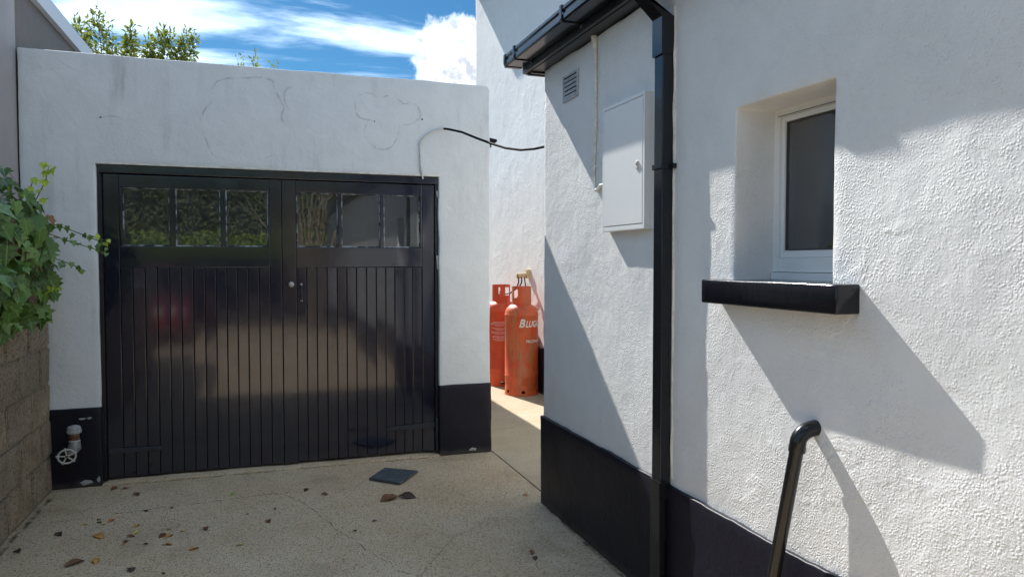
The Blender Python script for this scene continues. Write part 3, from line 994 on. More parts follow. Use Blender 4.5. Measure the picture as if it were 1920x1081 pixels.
# downpipe with its offset bends
PX0, PX1, PY0, PY1 = 1.640, 1.6985, 2.790, 2.862
pipe = box('downpipe', (PX0, PY0, 0.53), (PX1 - 0.006, PY1, 2.50), 'upvc_black', house, bevel=0.006, seg=3)
box('lower_pipe', (PX0 - 0.004, PY0 - 0.004, 0.0), (PX1 - 0.030, PY1 + 0.004, 0.56), 'upvc_black', pipe, bevel=0.006)
cy = (PY0 + PY1) / 2
def sq_tube(pts, a, b):
    m = MB()
    n = len(m.v)
    for (x, z, w) in pts:                      # rectangular section swept in the x-z plane; (x,z) centre, w = half-depth direction angle
        dx, dz = math.cos(w) * a, math.sin(w) * a
        m.v += [(x - dx, cy - b, z - dz), (x + dx, cy - b, z + dz), (x + dx, cy + b, z + dz), (x - dx, cy + b, z - dz)]
    for i in range(len(pts) - 1):
        for k in range(4):
            k2 = (k + 1) % 4
            m.f.append((i * 4 + k, i * 4 + k2, i * 4 + 4 + k2, i * 4 + 4 + k))
    m.f.append((3, 2, 1, 0))
    e = (len(pts) - 1) * 4
    m.f.append((e, e + 1, e + 2, e + 3))
    return m
pc = (PX0 + PX1 - 0.006) / 2
sq_tube([(pc, 2.44, 0), (pc, 2.60, 0), (1.545, 2.68, R(-40)), (1.541, 2.70, 0), (1.541, 2.795, 0)], 0.035, 0.042).build('offset_bend', 'upvc_black', pipe, bevel=0.003)
box('outlet', (1.498, cy - 0.055, 2.765), (1.590, cy + 0.055, 2.7905), 'upvc_black', pipe, bevel=0.004)
for z in (1.963,):
    MB().box((PX0 - 0.006, PY0 - 0.006, z - 0.012), (PX1 - 0.002, PY1 + 0.006, z + 0.012)).build('pipe_clip', 'upvc_black', pipe, bevel=0.003)
    box('clip_lug', (PX1 - 0.022, PY0 - 0.026, z - 0.011), (PX1 - 0.001, PY0 - 0.0065, z + 0.011), 'upvc_black', pipe, bevel=0.003)
    box('clip_lug', (PX1 - 0.022, PY1 + 0.0065, z - 0.011), (PX1 - 0.001, PY1 + 0.026, z + 0.011), 'upvc_black', pipe, bevel=0.003)
box('socket', (PX0 - 0.006, PY0 - 0.006, 0.515), (PX1 - 0.018, PY1 + 0.006, 0.585), 'upvc_black', pipe, bevel=0.004)
# white filler bead down the pipe's near side
me = slab('sealant_bead', lin(PY0 - 0.012, PY0 - 0.002, 0.01), lin(0.60, 2.65, 0.03), lambda u, v, w: (w, u, v), XH - 0.008, XH + 0.01, amp=0.006, sc=9.0)
link('sealant_bead', me, 'conduit_cream', house)

# window set deep in the wall
win = MB()
FW = XH + 0.172                            # outer face of frame
def frame_ring(m, y0, y1, z0, z1, t, x0, x1, tb=None):
    tb = tb or t
    m.box((x0, y0, z0), (x1, y0 + t, z1)).box((x0, y1 - t, z0), (x1, y1, z1))
    m.box((x0, y0 + t + 0.0004, z1 - t), (x1, y1 - t - 0.0004, z1)).box((x0, y0 + t + 0.0004, z0), (x1, y1 - t - 0.0004, z0 + tb))
    return m
frame_ring(win, WY0 - 0.05, WY1 + 0.01, WZ0 + 0.035, WZ1 + 0.01, 0.036, FW, FW + 0.06, 0.054)
window = win.build('window', 'upvc_white', house, bevel=0.003)
window['label'] = 'white framed window set deep in the wall above a black sill'
sash = frame_ring(MB(), WY0 + 0.0045, WY1 - 0.0265, WZ0 + 0.0895, WZ1 - 0.0265, 0.020, FW + 0.010, FW + 0.05, 0.026).build('sash', 'upvc_white', window, bevel=0.004)
frame_ring(MB(), WY0 + 0.025, WY1 - 0.047, WZ0 + 0.116, WZ1 - 0.047, 0.006, FW + 0.017, FW + 0.03).build('gasket', 'seal_grey', window, bevel=0.001)
box('glass', (FW + 0.022, WY0 + 0.024, WZ0 + 0.115), (FW + 0.028, WY1 - 0.046, WZ1 - 0.046), 'house_glass', window, bevel=0)
box('sub_sill', (FW - 0.014, WY0 - 0.05, WZ0 + 0.002), (FW + 0.06, WY1 - 0.004, WZ0 + 0.033), 'upvc_white', window, bevel=0.004)
box('drip_cap', (FW - 0.003, WY0 - 0.05, WZ1 - 0.0255), (FW - 0.0005, WY1 - 0.02, WZ1 - 0.0235), 'seal_grey', window, bevel=0)
# thick black painted sill
me = slab('window_sill', cuts([1.735, 2.440], 0.03), cuts([1.610, XH + 0.19], 0.03), lambda u, v, w: (v, u, w), 1.4825, 1.392, amp=0.0022, sc=3.0, fine=0.0003)
sill = link('window_sill', me, 'sill_black', house)
# kitchen seen dimly through the glass
MB().box((1.97, 0.6, 0.9), (4.6, 0.62, 2.6)).box((1.97, 3.9, 0.9), (4.6, 3.92, 2.6)).box((4.6, 0.6, 0.9), (4.62, 3.92, 2.6)).box((1.97, 0.6, 2.6), (4.62, 3.92, 2.62)).box((1.97, 0.6, 0.86), (4.62, 3.92, 0.9)).build('room', 'room_grey', house)
box('kitchen_unit', (2.9, 2.9, 0.9), (4.55, 3.88, 1.72), 'upvc_white', house, bevel=0.01)
MB().tube([(2.35, 2.55, 1.47), (2.35, 2.55, 1.62), (2.352, 2.552, 1.66)], 0.006, 8).tube([(2.352, 2.52, 1.66), (2.352, 2.53, 1.69), (2.352, 2.58, 1.69), (2.352, 2.59, 1.66)], 0.02, 8).build('tap', 'cable_black', house)
box('worktop', (1.97, 1.4, 1.43), (2.55, 3.2, 1.465), 'room_grey', house)

# ------------------------------------------------------------------ meter cupboard, vent, pipes on the house wall
mb = thing('meter_cupboard', (1.69, 3.18, 1.70), 'white metal meter cupboard fixed beside the black downpipe', 'cupboard')
BX = 1.653
MB().box((BX + 0.006, 2.966, 1.700), (XH + 0.02, 3.402, 2.326)).build('casing', 'box_white', mb, bevel=0.004)
frame_ring(MB(), 2.966 + 0.001, 3.402 - 0.001, 1.701, 2.325, 0.016, BX, BX + 0.0055, 0.022).build('rim', 'box_white', mb, bevel=0.002)
mdoor = box('door', (BX - 0.001, 2.9865, 1.7270), (BX + 0.0045, 3.3815, 2.3050), 'box_white', mb, bevel=0.0025)
MB().tube([(BX + 0.001, 3.03, 2.005), (BX - 0.006, 3.03, 2.005), (BX - 0.009, 3.03, 2.005)], [0.012, 0.012, 0.008], 14).build('lock', 'pale_paint', mdoor)
box('lock_tab', (BX - 0.006, 3.021, 1.976), (BX - 0.0012, 3.039, 1.990), 'pale_paint', mdoor, bevel=0.002)

vent = thing('air_vent', (1.69, 3.90, 2.48), 'grey louvred air vent under the eaves of the white wall', 'vent')
frame_ring(MB(), 3.796, 4.008, 2.481, 2.631, 0.012, XH - 0.012, XH + 0.01).build('frame', 'vent_grey', vent, bevel=0.002)
box('backing', (XH - 0.0035, 3.808, 2.493), (XH + 0.01, 3.996, 2.619), 'shadow_box', vent, bevel=0)
for i in range(5):
    z = 2.497 + i * 0.0245
    MB().prism([(XH - 0.011, z), (XH - 0.009, z - 0.003), (XH - 0.0038, z + 0.012), (XH - 0.0038, z + 0.018)], lambda u, v, w: (u, w, v), 3.8085, 3.9955).build('slat', 'vent_grey', vent)

cp = thing('wall_conduit', (1.69, 3.55, 1.92), 'thin cream painted cable running down the wall beside the meter cupboard', 'conduit')
MB().tube([(XH - 0.014, 3.585, 2.752), (XH - 0.015, 3.572, 2.735), (XH - 0.012, 3.560, 2.66), (XH - 0.009, 3.556, 2.45), (XH - 0.010, 3.556, 2.25), (XH - 0.010, 3.572, 2.10), (XH - 0.012, 3.574, 2.0), (XH - 0.012, 3.565, 1.945), (XH - 0.012, 3.545, 1.928), (XH - 0.012, 3.515, 1.934), (XH - 0.012, 3.495, 1.95), (XH - 0.008, 3.41, 1.95)], 0.008, 8).build('cable', 'conduit_cream', cp)
MB().tube([(XH - 0.010, 3.585, 2.755), (XH - 0.014, 3.565, 2.70), (XH - 0.011, 3.558, 2.62)], [0.018, 0.015, 0.010], 10).build('bushing', 'conduit_cream', cp)
for z, y in ((2.30, 3.5545), (2.06, 3.5755), (2.50, 3.5555)):
    box('saddle', (XH - 0.021, y - 0.012, z - 0.006), (XH - 0.001, y + 0.012, z + 0.006), 'conduit_cream', cp, bevel=0.003)

# handrail
hr = thing('handrail', (1.60, 2.09, 0), 'black tubular handrail bent into the white wall below the window', 'handrail')
pts = []
top = Vector((1.641, 1.926, 0.960)); bot = Vector((1.598, 2.098, 0.0))
for i in range(9):
    a = i / 8 * math.pi / 2
    pts.append(Vector((1.708 - 0.067 * math.sin(a), 1.914 + 0.012 * math.sin(a), 1.010 - 0.050 * (1 - math.cos(a)))))
MB().tube([(1.730, 1.914, 1.010)] + pts + [top + Vector((0, 0.004, -0.02))], 0.0262, 18).build('elbow', 'rail_black', hr)
MB().tube([top + Vector((0, 0.002, -0.008)), bot], 0.0225, 18).build('tube', 'rail_black', hr)
MB().tube([top + Vector((0, 0.002, -0.008)), top + Vector((-0.0003, 0.0045, -0.026))], 0.0272, 18).build('coupling', 'rail_black', hr)
MB().lathe([(0.045, -0.003), (0.045, 0.006), (0.03, 0.010)], bot.x, bot.y, 20).build('foot_flange', 'rail_black', hr)

# ------------------------------------------------------------------ cable between garage and house
cb = thing('overhead_cable', (1.2, YG, 2.2), 'black cable slung from the garage front across to the house corner', 'cable')
MB().tube([(1.205, YG + 0.01, 2.20), (1.195, YG - 0.012, 2.23), (1.188, YG - 0.014, 2.26), (1.182, YG - 0.014, 2.36), (1.180, YG - 0.014, 2.46), (1.195, YG - 0.014, 2.50), (1.235, YG - 0.014, 2.54), (1.29, YG - 0.015, 2.575), (1.35, YG - 0.016, 2.592), (1.375, YG - 0.018, 2.594)], 0.0075, 8).build('painted_lead', 'conduit_white', cb)
MB().tube([(1.368, YG - 0.018, 2.594), (1.395, YG - 0.03, 2.592), (1.46, YG - 0.22, 2.54), (1.525, YG - 0.43, 2.462), (1.575, YG - 0.63, 2.395), (1.622, YG - 0.80, 2.342), (1.665, YG - 1.0, 2.302), (1.700, YG - 1.16, 2.288), (1.735, YG - 1.26, 2.290), (1.76, YG - 1.345, 2.300)], 0.0088, 8).build('black_lead', 'cable_black', cb)
for x, z in ((1.184, 2.47), (1.188, 2.262)):
    box('cleat', (x - 0.012, YG - 0.024, z - 0.008), (x + 0.012, YG + 0.004, z + 0.008), 'conduit_white', cb, bevel=0.004)

lamp = thing('security_lamp', (1.76, 5.95, 2.50), 'small black lamp poking out behind the garage right edge', 'lamp')
MB().prism([(1.745, 2.515), (1.85, 2.532), (1.885, 2.556), (1.888, 2.575), (1.82, 2.588), (1.745, 2.590)], lambda u, v, w: (u, w, v), 5.89, 6.01).build('hood', 'cable_black', lamp, bevel=0.008)
box('lens', (1.77, 5.905, 2.506), (1.84, 5.995, 2.5215), 'garage_glass', lamp, bevel=0.003)

# ------------------------------------------------------------------ stop valve by the block wall
vl = thing('stop_valve', (-1.22, 5.60, 0.20), 'old stop valve with pale spoked handwheel on the black plinth', 'valve')
vx, vy = -1.215, 5.605
MB().lathe([(0.030, 0.388), (0.043, 0.392), (0.045, 0.412), (0.040, 0.418), (0.042, 0.428), (0.036, 0.438), (0.02, 0.444)], vx, vy, 14).build('cap', 'flaked', vl, jitter=(0.004, 60))
MB().lathe([(0.026, 0.31), (0.032, 0.33), (0.034, 0.36), (0.031, 0.389)], vx, vy, 14).build('neck', 'iron_rust', vl)
MB().tube([(vx - 0.006, vy - 0.002, 0.336), (vx + 0.034, vy - 0.02, 0.338)], 0.004, 6).lathe([(0.033, 0.335), (0.038, 0.339), (0.033, 0.345)], vx, vy, 14).build('ring', 'pale_paint', vl)
MB().tube([(vx + 0.004, vy, 0.335), (vx + 0.002, vy - 0.006, 0.295), (vx - 0.012, vy - 0.020, 0.27), (vx - 0.026, vy - 0.045, 0.258)], [0.032, 0.042, 0.032, 0.016], 14).build('body', 'galvanised', vl)
MB().tube([(vx + 0.005, vy, 0.28), (vx + 0.01, YG + 0.02, 0.27)], 0.02, 10).build('branch', 'galvanised', vl)
wc = Vector((-1.246, 5.535, 0.252))
MB().tube([wc + Vector((0.018, 0.03, 0.003)), wc + Vector((-0.002, -0.008, 0))], 0.008, 8).build('spindle', 'iron_rust', vl)
ring = [wc + Vector((0.050 * math.cos(a), 0.012 * math.cos(a), 0.046 * math.sin(a))) for a in [i * 2 * math.pi / 25 for i in range(26)]]
wheel = MB().tube(ring, 0.0065, 8, cap=False)
for k in range(5):
    a = R(100 + 72 * k)
    d = Vector((math.cos(a), 0.24 * math.cos(a), 0.92 * math.sin(a)))
    wheel.tube([wc + d * 0.006, wc + d * 0.050], 0.005, 6)
    wheel.tube([wc + d * 0.048, wc + d * 0.062], [0.008, 0.0055], 6)
wheel.build('handwheel', 'pale_paint', vl)

# ------------------------------------------------------------------ gas cylinders
def gas_cylinder(cx, cy_, label, mat, face, turn):
    t = thing('gas_cylinder', (cx, cy_, 0), label, 'gas cylinder', 'orange gas cylinders behind the house corner')
    r = 0.195
    prof = [(r - 0.012, 0.10), (r - 0.002, 0.125), (r, 0.14), (r, 0.215), (r + 0.003, 0.219), (r + 0.003, 0.226), (r, 0.23), (r, 0.925), (r + 0.003, 0.929), (r + 0.003, 0.936), (r, 0.94), (r - 0.004, 0.965), (r - 0.02, 1.005), (r - 0.055, 1.040), (r - 0.10, 1.060), (0.05, 1.068), (0.03, 1.072)]
    body = MB().lathe(prof, cx, cy_, 48).build('body', mat, t, angle=60)
    # foot ring with drain slots
    us_ = lin(0, 2 * math.pi, 2 * math.pi / 96)[:-1]
    def ring(name, r0, r1, z0, z1, holes, nz, flare=0.0):
        n = 96
        zs = lin(z0, z1, (z1 - z0) / nz)
        V, F = [], []
        for k in range(n):
            a = 2 * math.pi * k / n
            for j, z in enumerate(zs):
                fl = flare * (1 - j / nz)
                for rr in (r0 + fl, r1 + fl):
                    V.append((cx + rr * math.cos(a), cy_ + rr * math.sin(a), z))
        def vid(k, j, s): return ((k % n) * len(zs) + j) * 2 + s
        def solid(k, j): return 0 <= j < nz and not holes(((k % n) + 0.5) / n, (j + 0.5) / nz)
        for k in range(n):
            for j in range(nz):
                if not solid(k, j): continue
                F.append((vid(k, j, 1), vid(k + 1, j, 1), vid(k + 1, j + 1, 1), vid(k, j + 1, 1)))
                F.append((vid(k, j + 1, 0), vid(k + 1, j + 1, 0), vid(k + 1, j, 0), vid(k, j, 0)))
                if not solid(k - 1, j): F.append((vid(k, j, 0), vid(k, j, 1), vid(k, j + 1, 1), vid(k, j + 1, 0)))
                if not solid(k + 1, j): F.append((vid(k + 1, j, 1), vid(k + 1, j, 0), vid(k + 1, j + 1, 0), vid(k + 1, j + 1, 1)))
                if not solid(k, j - 1): F.append((vid(k, j, 0), vid(k + 1, j, 0), vid(k + 1, j, 1), vid(k, j, 1)))
                if not solid(k, j + 1): F.append((vid(k, j + 1, 1), vid(k + 1, j + 1, 1), vid(k + 1, j + 1, 0), vid(k, j + 1, 0)))
        me_ = bpy.data.meshes.new(name)
        me_.from_pydata(V, [], F)
        me_.validate()
        finish(me_, 40)
        return link(name, me_, mat, t)
    ph = (face / (2 * math.pi)) % 1.0
    ring('foot_ring', r - 0.016, r - 0.004, 0.0, 0.128, lambda u, v: 0.22 < v < 0.55 and ((u - ph) * 6) % 1 < 0.22, 8, 0.010)
    tn = turn
    ring('collar', 0.106, 0.114, 1.045, 1.262, lambda u, v: 0.36 < v < 0.86 and any(a_ < (u - ph) % 1 < b_ for a_, b_ in tn), 14)
    MB().lathe([(0.028, 1.07), (0.028, 1.10), (0.018, 1.11), (0.018, 1.16), (0.024, 1.165), (0.024, 1.185), (0.01, 1.19)], cx, cy_, 14).tube([(cx, cy_, 1.135), (cx + 0.05 * math.cos(face - 1.2), cy_ + 0.05 * math.sin(face - 1.2), 1.135)], 0.014, 10).build('valve', 'knob_steel', t)
    return t, body

def wrap_text(body_parent, txt, size, cx, cy_, r, a0, z, shear=0.0, name='lettering', bold=0.0, squeeze=1.0):
    """flat print wrapped on the shell, starting at angle a0 and running to the viewer's right"""
    cu = bpy.data.curves.new(name, 'FONT')
    cu.body = txt
    cu.size = size
    cu.shear = shear
    cu.offset = bold
    cu.resolution_u = 3
    ob = bpy.data.objects.new(name, cu)
    C.objects.link(ob)
    dg = bpy.context.evaluated_depsgraph_get()
    me_ = bpy.data.meshes.new_from_object(ob.evaluated_get(dg))
    bpy.data.objects.remove(ob)
    bm = bmesh.new()
    bm.from_mesh(me_)
    for v in bm.verts:
        v.co.x *= squeeze
    wid = max((v.co.x for v in bm.verts), default=0)
    bmesh.ops.triangulate(bm, faces=bm.faces)
    bmesh.ops.subdivide_edges(bm, edges=[e for e in bm.edges if e.calc_length() > 0.03], cuts=1)
    for v in bm.verts:
        a = a0 + v.co.x / r
        v.co = Vector((cx + (r + 0.0012) * math.cos(a), cy_ + (r + 0.0012) * math.sin(a), z + v.co.y))
    bm.to_mesh(me_)
    bm.free()
    me_.materials.clear()
    link(name, me_, 'letter_white', body_parent)
    return wid

fcx, fcy = 2.872, 8.045
face_f = math.atan2(-fcy, -fcx)
tf, body_f = gas_cylinder(fcx, fcy, 'worn orange gas cylinder with white lettering, nearer of the two', 'gas_orange_worn', face_f, [(.85, .945), (.555, .65), (.25, .30)])
a0 = face_f - 0.16
w = wrap_text(body_f, 'B', 0.128, fcx, fcy, 0.195, a0, 0.800, 0.28, bold=0.004, squeeze=0.9)
wrap_text(body_f, 'LUGAS', 0.100, fcx, fcy, 0.195, a0 + (w + 0.002) / 0.195, 0.800, 0.28, bold=0.003, squeeze=0.72)
wrap_text(body_f, 'PROPANE', 0.048, fcx, fcy, 0.195, face_f + 0.28, 0.618, 0.0, bold=0.0008)

bcx, bcy = 2.855, 8.76
face_b = math.atan2(-bcy, -bcx)
tb, body_b = gas_cylinder(bcx, bcy, 'bright orange red gas cylinder with small print, half behind the other', 'gas_orange_clean', face_b, [(.07, .19), (.31, .43), (.95, .985), (.515, .55)])
rows = [(0.80, .16), (0.785, .22), (0.77, .23), (0.755, .12), (0.725, .2), (0.712, .13), (0.70, .08), (0.678, .22), (0.665, .2), (0.652, .11), (0.625, .16), (0.612, .18), (0.60, .06), (0.585, .17), (0.572, .10)]
m = MB()
rr = 0.1962
for z, wd in rows:
    a = face_b - 0.10 - wd / 2 / 0.195
    end = a + wd / 0.195
    while a < end:
        l_ = random.uniform(0.010, 0.03) / 0.195
        b0 = len(m.v)
        for aa in (a, a + l_):
            for zz in (z, z + 0.0055):
                m.v.append((bcx + rr * math.cos(aa), bcy + rr * math.sin(aa), zz))
        m.f.append((b0, b0 + 2, b0 + 3, b0 + 1))
        a += l_ + 0.006 / 0.195
me = bpy.data.meshes.new('small_print'); me.from_pydata(m.v, [], m.f)
link('small_print', me, 'letter_white', body_b)

rg = thing('gas_regulator', (3.07, 8.4, 1.38), 'cream changeover regulator with hoses on the wall above the cylinders', 'regulator')
box('backplate', (XR - 0.045, 8.36, 1.345), (XR + 0.012, 8.44, 1.455), 'regulator', rg, bevel=0.006)
MB().tube([(XR - 0.05, 8.40, 1.385), (XR - 0.09, 8.40, 1.385), (XR - 0.13, 8.42, 1.375)], [0.03, 0.026, 0.034], 14).tube([(XR - 0.13, 8.44, 1.375), (XR - 0.145, 8.45, 1.372)], [0.045, 0.03], 14).build('valve_body', 'regulator', rg)
MB().tube([(XR - 0.10, 8.40, 1.37), (XR - 0.11, 8.37, 1.30), (XR - 0.17, 8.33, 1.21), (2.93, 8.22, 1.17), (2.885, 8.08, 1.14)], 0.009, 8).build('hose', 'hose_dark', rg)
MB().tube([(XR - 0.13, 8.43, 1.37), (XR - 0.12, 8.45, 1.30), (XR - 0.13, 8.50, 1.22), (2.93, 8.62, 1.16), (2.87, 8.74, 1.14)], 0.009, 8).build('hose', 'hose_dark', rg)
MB().tube([(XR - 0.07, 8.40, 1.38), (XR - 0.06, 8.38, 1.28), (XR - 0.03, 8.37, 1.1), (XR - 0.025, 8.36, 0.7)], 0.008, 8).build('feed_pipe', 'iron_rust', rg)

# ------------------------------------------------------------------ slate tile on the drive
tile = MB()
tp = [(0.703, 5.185), (0.853, 5.412), (1.069, 5.253), (0.894, 5.001)]
tile.prism(tp, lambda u, v, w: (u, v, w), 0.006, 0.020)
o = tile.build('slate_tile', 'slate_tile', None, bevel=0.003)
tag(o, 'square blue grey slate tile lying on the concrete before the garage', 'tile')

# ------------------------------------------------------------------ block wall on the left
bw = thing('block_wall', (XB - 0.1, 4.0, 0), 'low bare concrete block wall below the ivy', 'wall')
BH = 0.2455
courses = 5
bw_core = box('mortar_core', (XB - 0.20, -0.5, -0.02), (XB - 0.012, 5.652, BH * courses - 0.012), 'mortar', bw, bevel=0)
variants = []
for k in range(4):
    mm = MB()
    L, Hh, T = 0.436, BH - 0.016, 0.10
    bm = bmesh.new()
    bmesh.ops.create_cube(bm, size=1.0)
    bmesh.ops.bevel(bm, geom=bm.edges[:], offset=0.045, segments=2, affect='EDGES')
    for v in bm.verts:
        v.co = Vector((v.co.x * T, v.co.y * L, v.co.z * Hh))
        v.co += noise.noise_vector(v.co * 9 + Vector((k * 7, 0, 0))) * 0.007
    me = bpy.data.meshes.new('block'); bm.to_mesh(me); bm.free()
    for p_ in me.polygons: p_.use_smooth = False
    me.materials.append(M['concrete_block'])
    variants.append(me)
for c_ in range(courses):
    y = 5.652 - (0.0 if c_ % 2 == 0 else 0.226)
    first = True
    while y > 1.2:
        if first and c_ % 2:
            o = link('block', variants[random.randrange(4)], None, bw)
            o.location = (XB - 0.05, 5.652 - 0.107, c_ * BH + BH / 2)
            o.scale = (1, 0.214 / 0.44, 1)
            first = False
            continue
        first = False
        o = link('block', variants[random.randrange(4)], None, bw)
        o.location = (XB - 0.05 + random.uniform(-0.003, 0.003), y - 0.22, c_ * BH + BH / 2)
        o.rotation_euler = (random.uniform(-0.006, 0.006), 0, random.uniform(-0.006, 0.006))
        y -= 0.452

# ------------------------------------------------------------------ neighbour's building on the left
nb = thing('neighbour_building', (-3.5, 6.0, 0), 'grey and brown rendered building with white fascia, left of the garage', 'building')
me = slab('painted_wall', lin(3.4, YG + 0.012, 0.15), lin(0, 3.40, 0.1), lambda u, v, w: (w, u, v), -1.522, -1.8, amp=0.004, sc=2)
link('painted_wall', me, 'grey_render', nb)
me = slab('bare_wall', lin(YG + 0.015, 9.8, 0.15), lin(0, 3.40, 0.1), lambda u, v, w: (w, u, v), -1.530, -1.8, amp=0.006, sc=2)
link('bare_wall', me, 'brown_render', nb)
MB().box((-6.5, 3.4, 0), (-1.803, 3.6, 3.40)).box((-6.5, 9.6, 0), (-1.803, 9.8, 3.40)).box((-6.7, 3.4, 0), (-6.503, 9.8, 3.40)).build('end_wall', 'grey_render', nb)
box('fascia', (-1.535, 3.3, 3.403), (-1.490, 9.9, 3.535), 'fascia_white', nb, bevel=0.004)
MB().prism([(-1.56, 3.41), (-6.9, 3.41), (-6.9, 3.52), (-1.56, 3.53)], lambda u, v, w: (u, w, v), 3.3, 9.9).build('roof', 'roof_felt', nb)

# ------------------------------------------------------------------ ivy
ivy = thing('ivy_plant', (-1.45, 4.9, 1.2), 'dense green ivy spilling over the block wall', 'ivy')

def ivy_leaf_mesh(k, name='leaf'):
    """five-lobed blade, folded a little along the midrib; stalk end at the origin, 1 unit long"""
    rnd = random.Random(k)
    lob = [(0.0, -0.02), (0.20, -0.10), (0.42, 0.02), (0.30, 0.22), (0.50, 0.42), (0.26, 0.50), (0.14, 0.72), (0.0, 1.0)]
    lob = [(x * rnd.uniform(0.85, 1.15), y + rnd.uniform(-0.03, 0.03)) for x, y in lob]
    lob[0], lob[-1] = (0, 0), (0, 1.0)
    fold, droop, curl = rnd.uniform(0.10, 0.35), rnd.uniform(0.05, 0.35), rnd.uniform(-0.1, 0.25)
    def pt(x, y): return (x, y, abs(x) * fold - droop * y * y * 0.6 - curl * x * x)
    mid = [(0, 0.0), (0, 0.22), (0, 0.48), (0, 0.72), (0, 1.0)]
    V = [pt(*p) for p in mid]
    F = []
    for s in (1, -1):
        b = len(V)
        V += [pt(s * x, y) for x, y in lob[1:-1]]
        ids = [b + i for i in range(6)]
        tri = [(0, ids[0], 1), (ids[0], ids[1], 1), (1, ids[1], ids[2]), (1, ids[2], 2), (2, ids[2], ids[3]), (2, ids[3], ids[4]), (2, ids[4], 3), (3, ids[4], ids[5]), (3, ids[5], 4)]
        F += [t if s > 0 else t[::-1] for t in tri]
    # thin stalk
    b = len(V)
    V += [(0.012, 0, 0), (-0.012, 0, 0), (0.01, -0.3, -0.12), (-0.01, -0.3, -0.12)]
    F.append((b, b + 1, b + 3, b + 2))
    me_ = bpy.data.meshes.new(name)
    me_.from_pydata(V, [], F)
    for p_ in me_.polygons: p_.use_smooth = True
    return me_

IVY = [ivy_leaf_mesh(k) for k in range(7)]
for m_ in IVY: m_.materials.append(M['ivy_leaf'])
YOUNG_SUNLIT = [ivy_leaf_mesh(20 + k) for k in range(3)]
for m_ in YOUNG_SUNLIT: m_.materials.append(M['ivy_young_sunlit'])

# clumps of growth: centre, radii
blobs = [((-1.50, 4.45, 1.62), (.26, .50, .40)), ((-1.47, 4.85, 1.66), (.25, .40, .40)), ((-1.44, 5.16, 1.62), (.20, .30, .36)), ((-1.42, 4.65, 1.40), (.20, .40, .24)), ((-1.40, 5.22, 1.47), (.16, .20, .22)), ((-1.42, 4.30, 1.36), (.22, .4, .26)), ((-1.45, 3.7, 1.5), (.28, .6, .4)), ((-1.48, 3.0, 1.45), (.25, .5, .35))]
def inside(p, skip=-1, f=0.86):
    for i, (c_, r_) in enumerate(blobs):
        if i != skip and sum(((p[k] - c_[k]) / r_[k]) ** 2 for k in range(3)) < f * f:
            return True
    return False
rl = random.Random(3)
spots = []
tries = 0
while len(spots) < 980 and tries < 40000:
    tries += 1
    i = rl.choices(range(len(blobs)), weights=[1.2, 1.4, 1.3, 1.0, .8, .9, .7, .5])[0]
    c_, r_ = blobs[i]
    d = Vector((rl.gauss(0, 1), rl.gauss(0, 1), rl.gauss(0, 1))).normalized()
    sh = rl.uniform(0.62, 1.14)
    p = Vector((c_[0] + d.x * r_[0] * sh, c_[1] + d.y * r_[1] * sh, c_[2] + d.z * r_[2] * sh))
    if inside(p, i) or p.x < -1.508 and p.y > 3.4:
        continue
    if d.x < -0.3 or p.y > YG - 0.06:
        continue
    if p.x < XB + 0.02 and p.z < BH * courses + 0.01:
        continue
    nrm = Vector((d.x / r_[0], d.y / r_[1], d.z / r_[2])).normalized()
    spots.append((p, nrm, sh))

def leaf_matrix(p, nrm, size, rnd):
    nrm = (nrm * 0.7 + Vector((0.25, -0.55, 0.45)) * 0.8 + Vector((rnd.gauss(0, .42), rnd.gauss(0, .42), rnd.gauss(0, .42)))).normalized()
    down = Vector((rnd.gauss(0, .35), rnd.gauss(0, .35) - 0.1, -1))
    yv = (down - nrm * down.dot(nrm)).normalized()
    xv = yv.cross(nrm)
    m_ = Matrix((xv, yv, nrm)).transposed().to_4x4()
    return Matrix.Translation(p) @ m_ @ Matrix.Diagonal((size * rnd.uniform(.9, 1.15), size, size, 1))

eye = Vector((0, 0, 1.55))
def show(s):                         # the leaves nearest the open side come out as single leaves
    p, nrm, sh = s
    return sh * 1.2 + nrm.dot((eye - p).normalized()) * 0.9 - max(0, 4.25 - p.y) * 1.6
spots.sort(key=show, reverse=True)
def place(me_, mat4, name='leaf', parent=ivy):
    o = link(name, me_, None, parent)
    o.matrix_local = mat4 if False else Matrix.Identity(4)
    o.matrix_basis = mat4
    return o
BV, BF, BT = [], [], []
for k, (p, nrm, sh) in enumerate(spots):
    size = rl.choice([0.045, 0.06, 0.07, 0.08, 0.10, 0.12]) * rl.uniform(0.85, 1.15)
    if p.z > 1.9: size *= 0.75
    m4 = leaf_matrix(p, nrm, size, rl)
    if k < 262:
        place(IVY[rl.randrange(7)], m4)
    else:
        src = IVY[rl.randrange(7)]
        b = len(BV)
        BV += [tuple(m4 @ v.co) for v in src.vertices]
        tn = rl.random()
        BT += [tn] * len(src.vertices)
        BF += [tuple(b + i for i in pp.vertices) for pp in src.polygons]
me = bpy.data.meshes.new('foliage'); me.from_pydata(BV, [], BF)
at = me.attributes.new('tone', 'FLOAT', 'POINT'); at.data.foreach_set('value', BT)
o = link('foliage', me, 'ivy_leaf', ivy); o['kind'] = 'stuff'

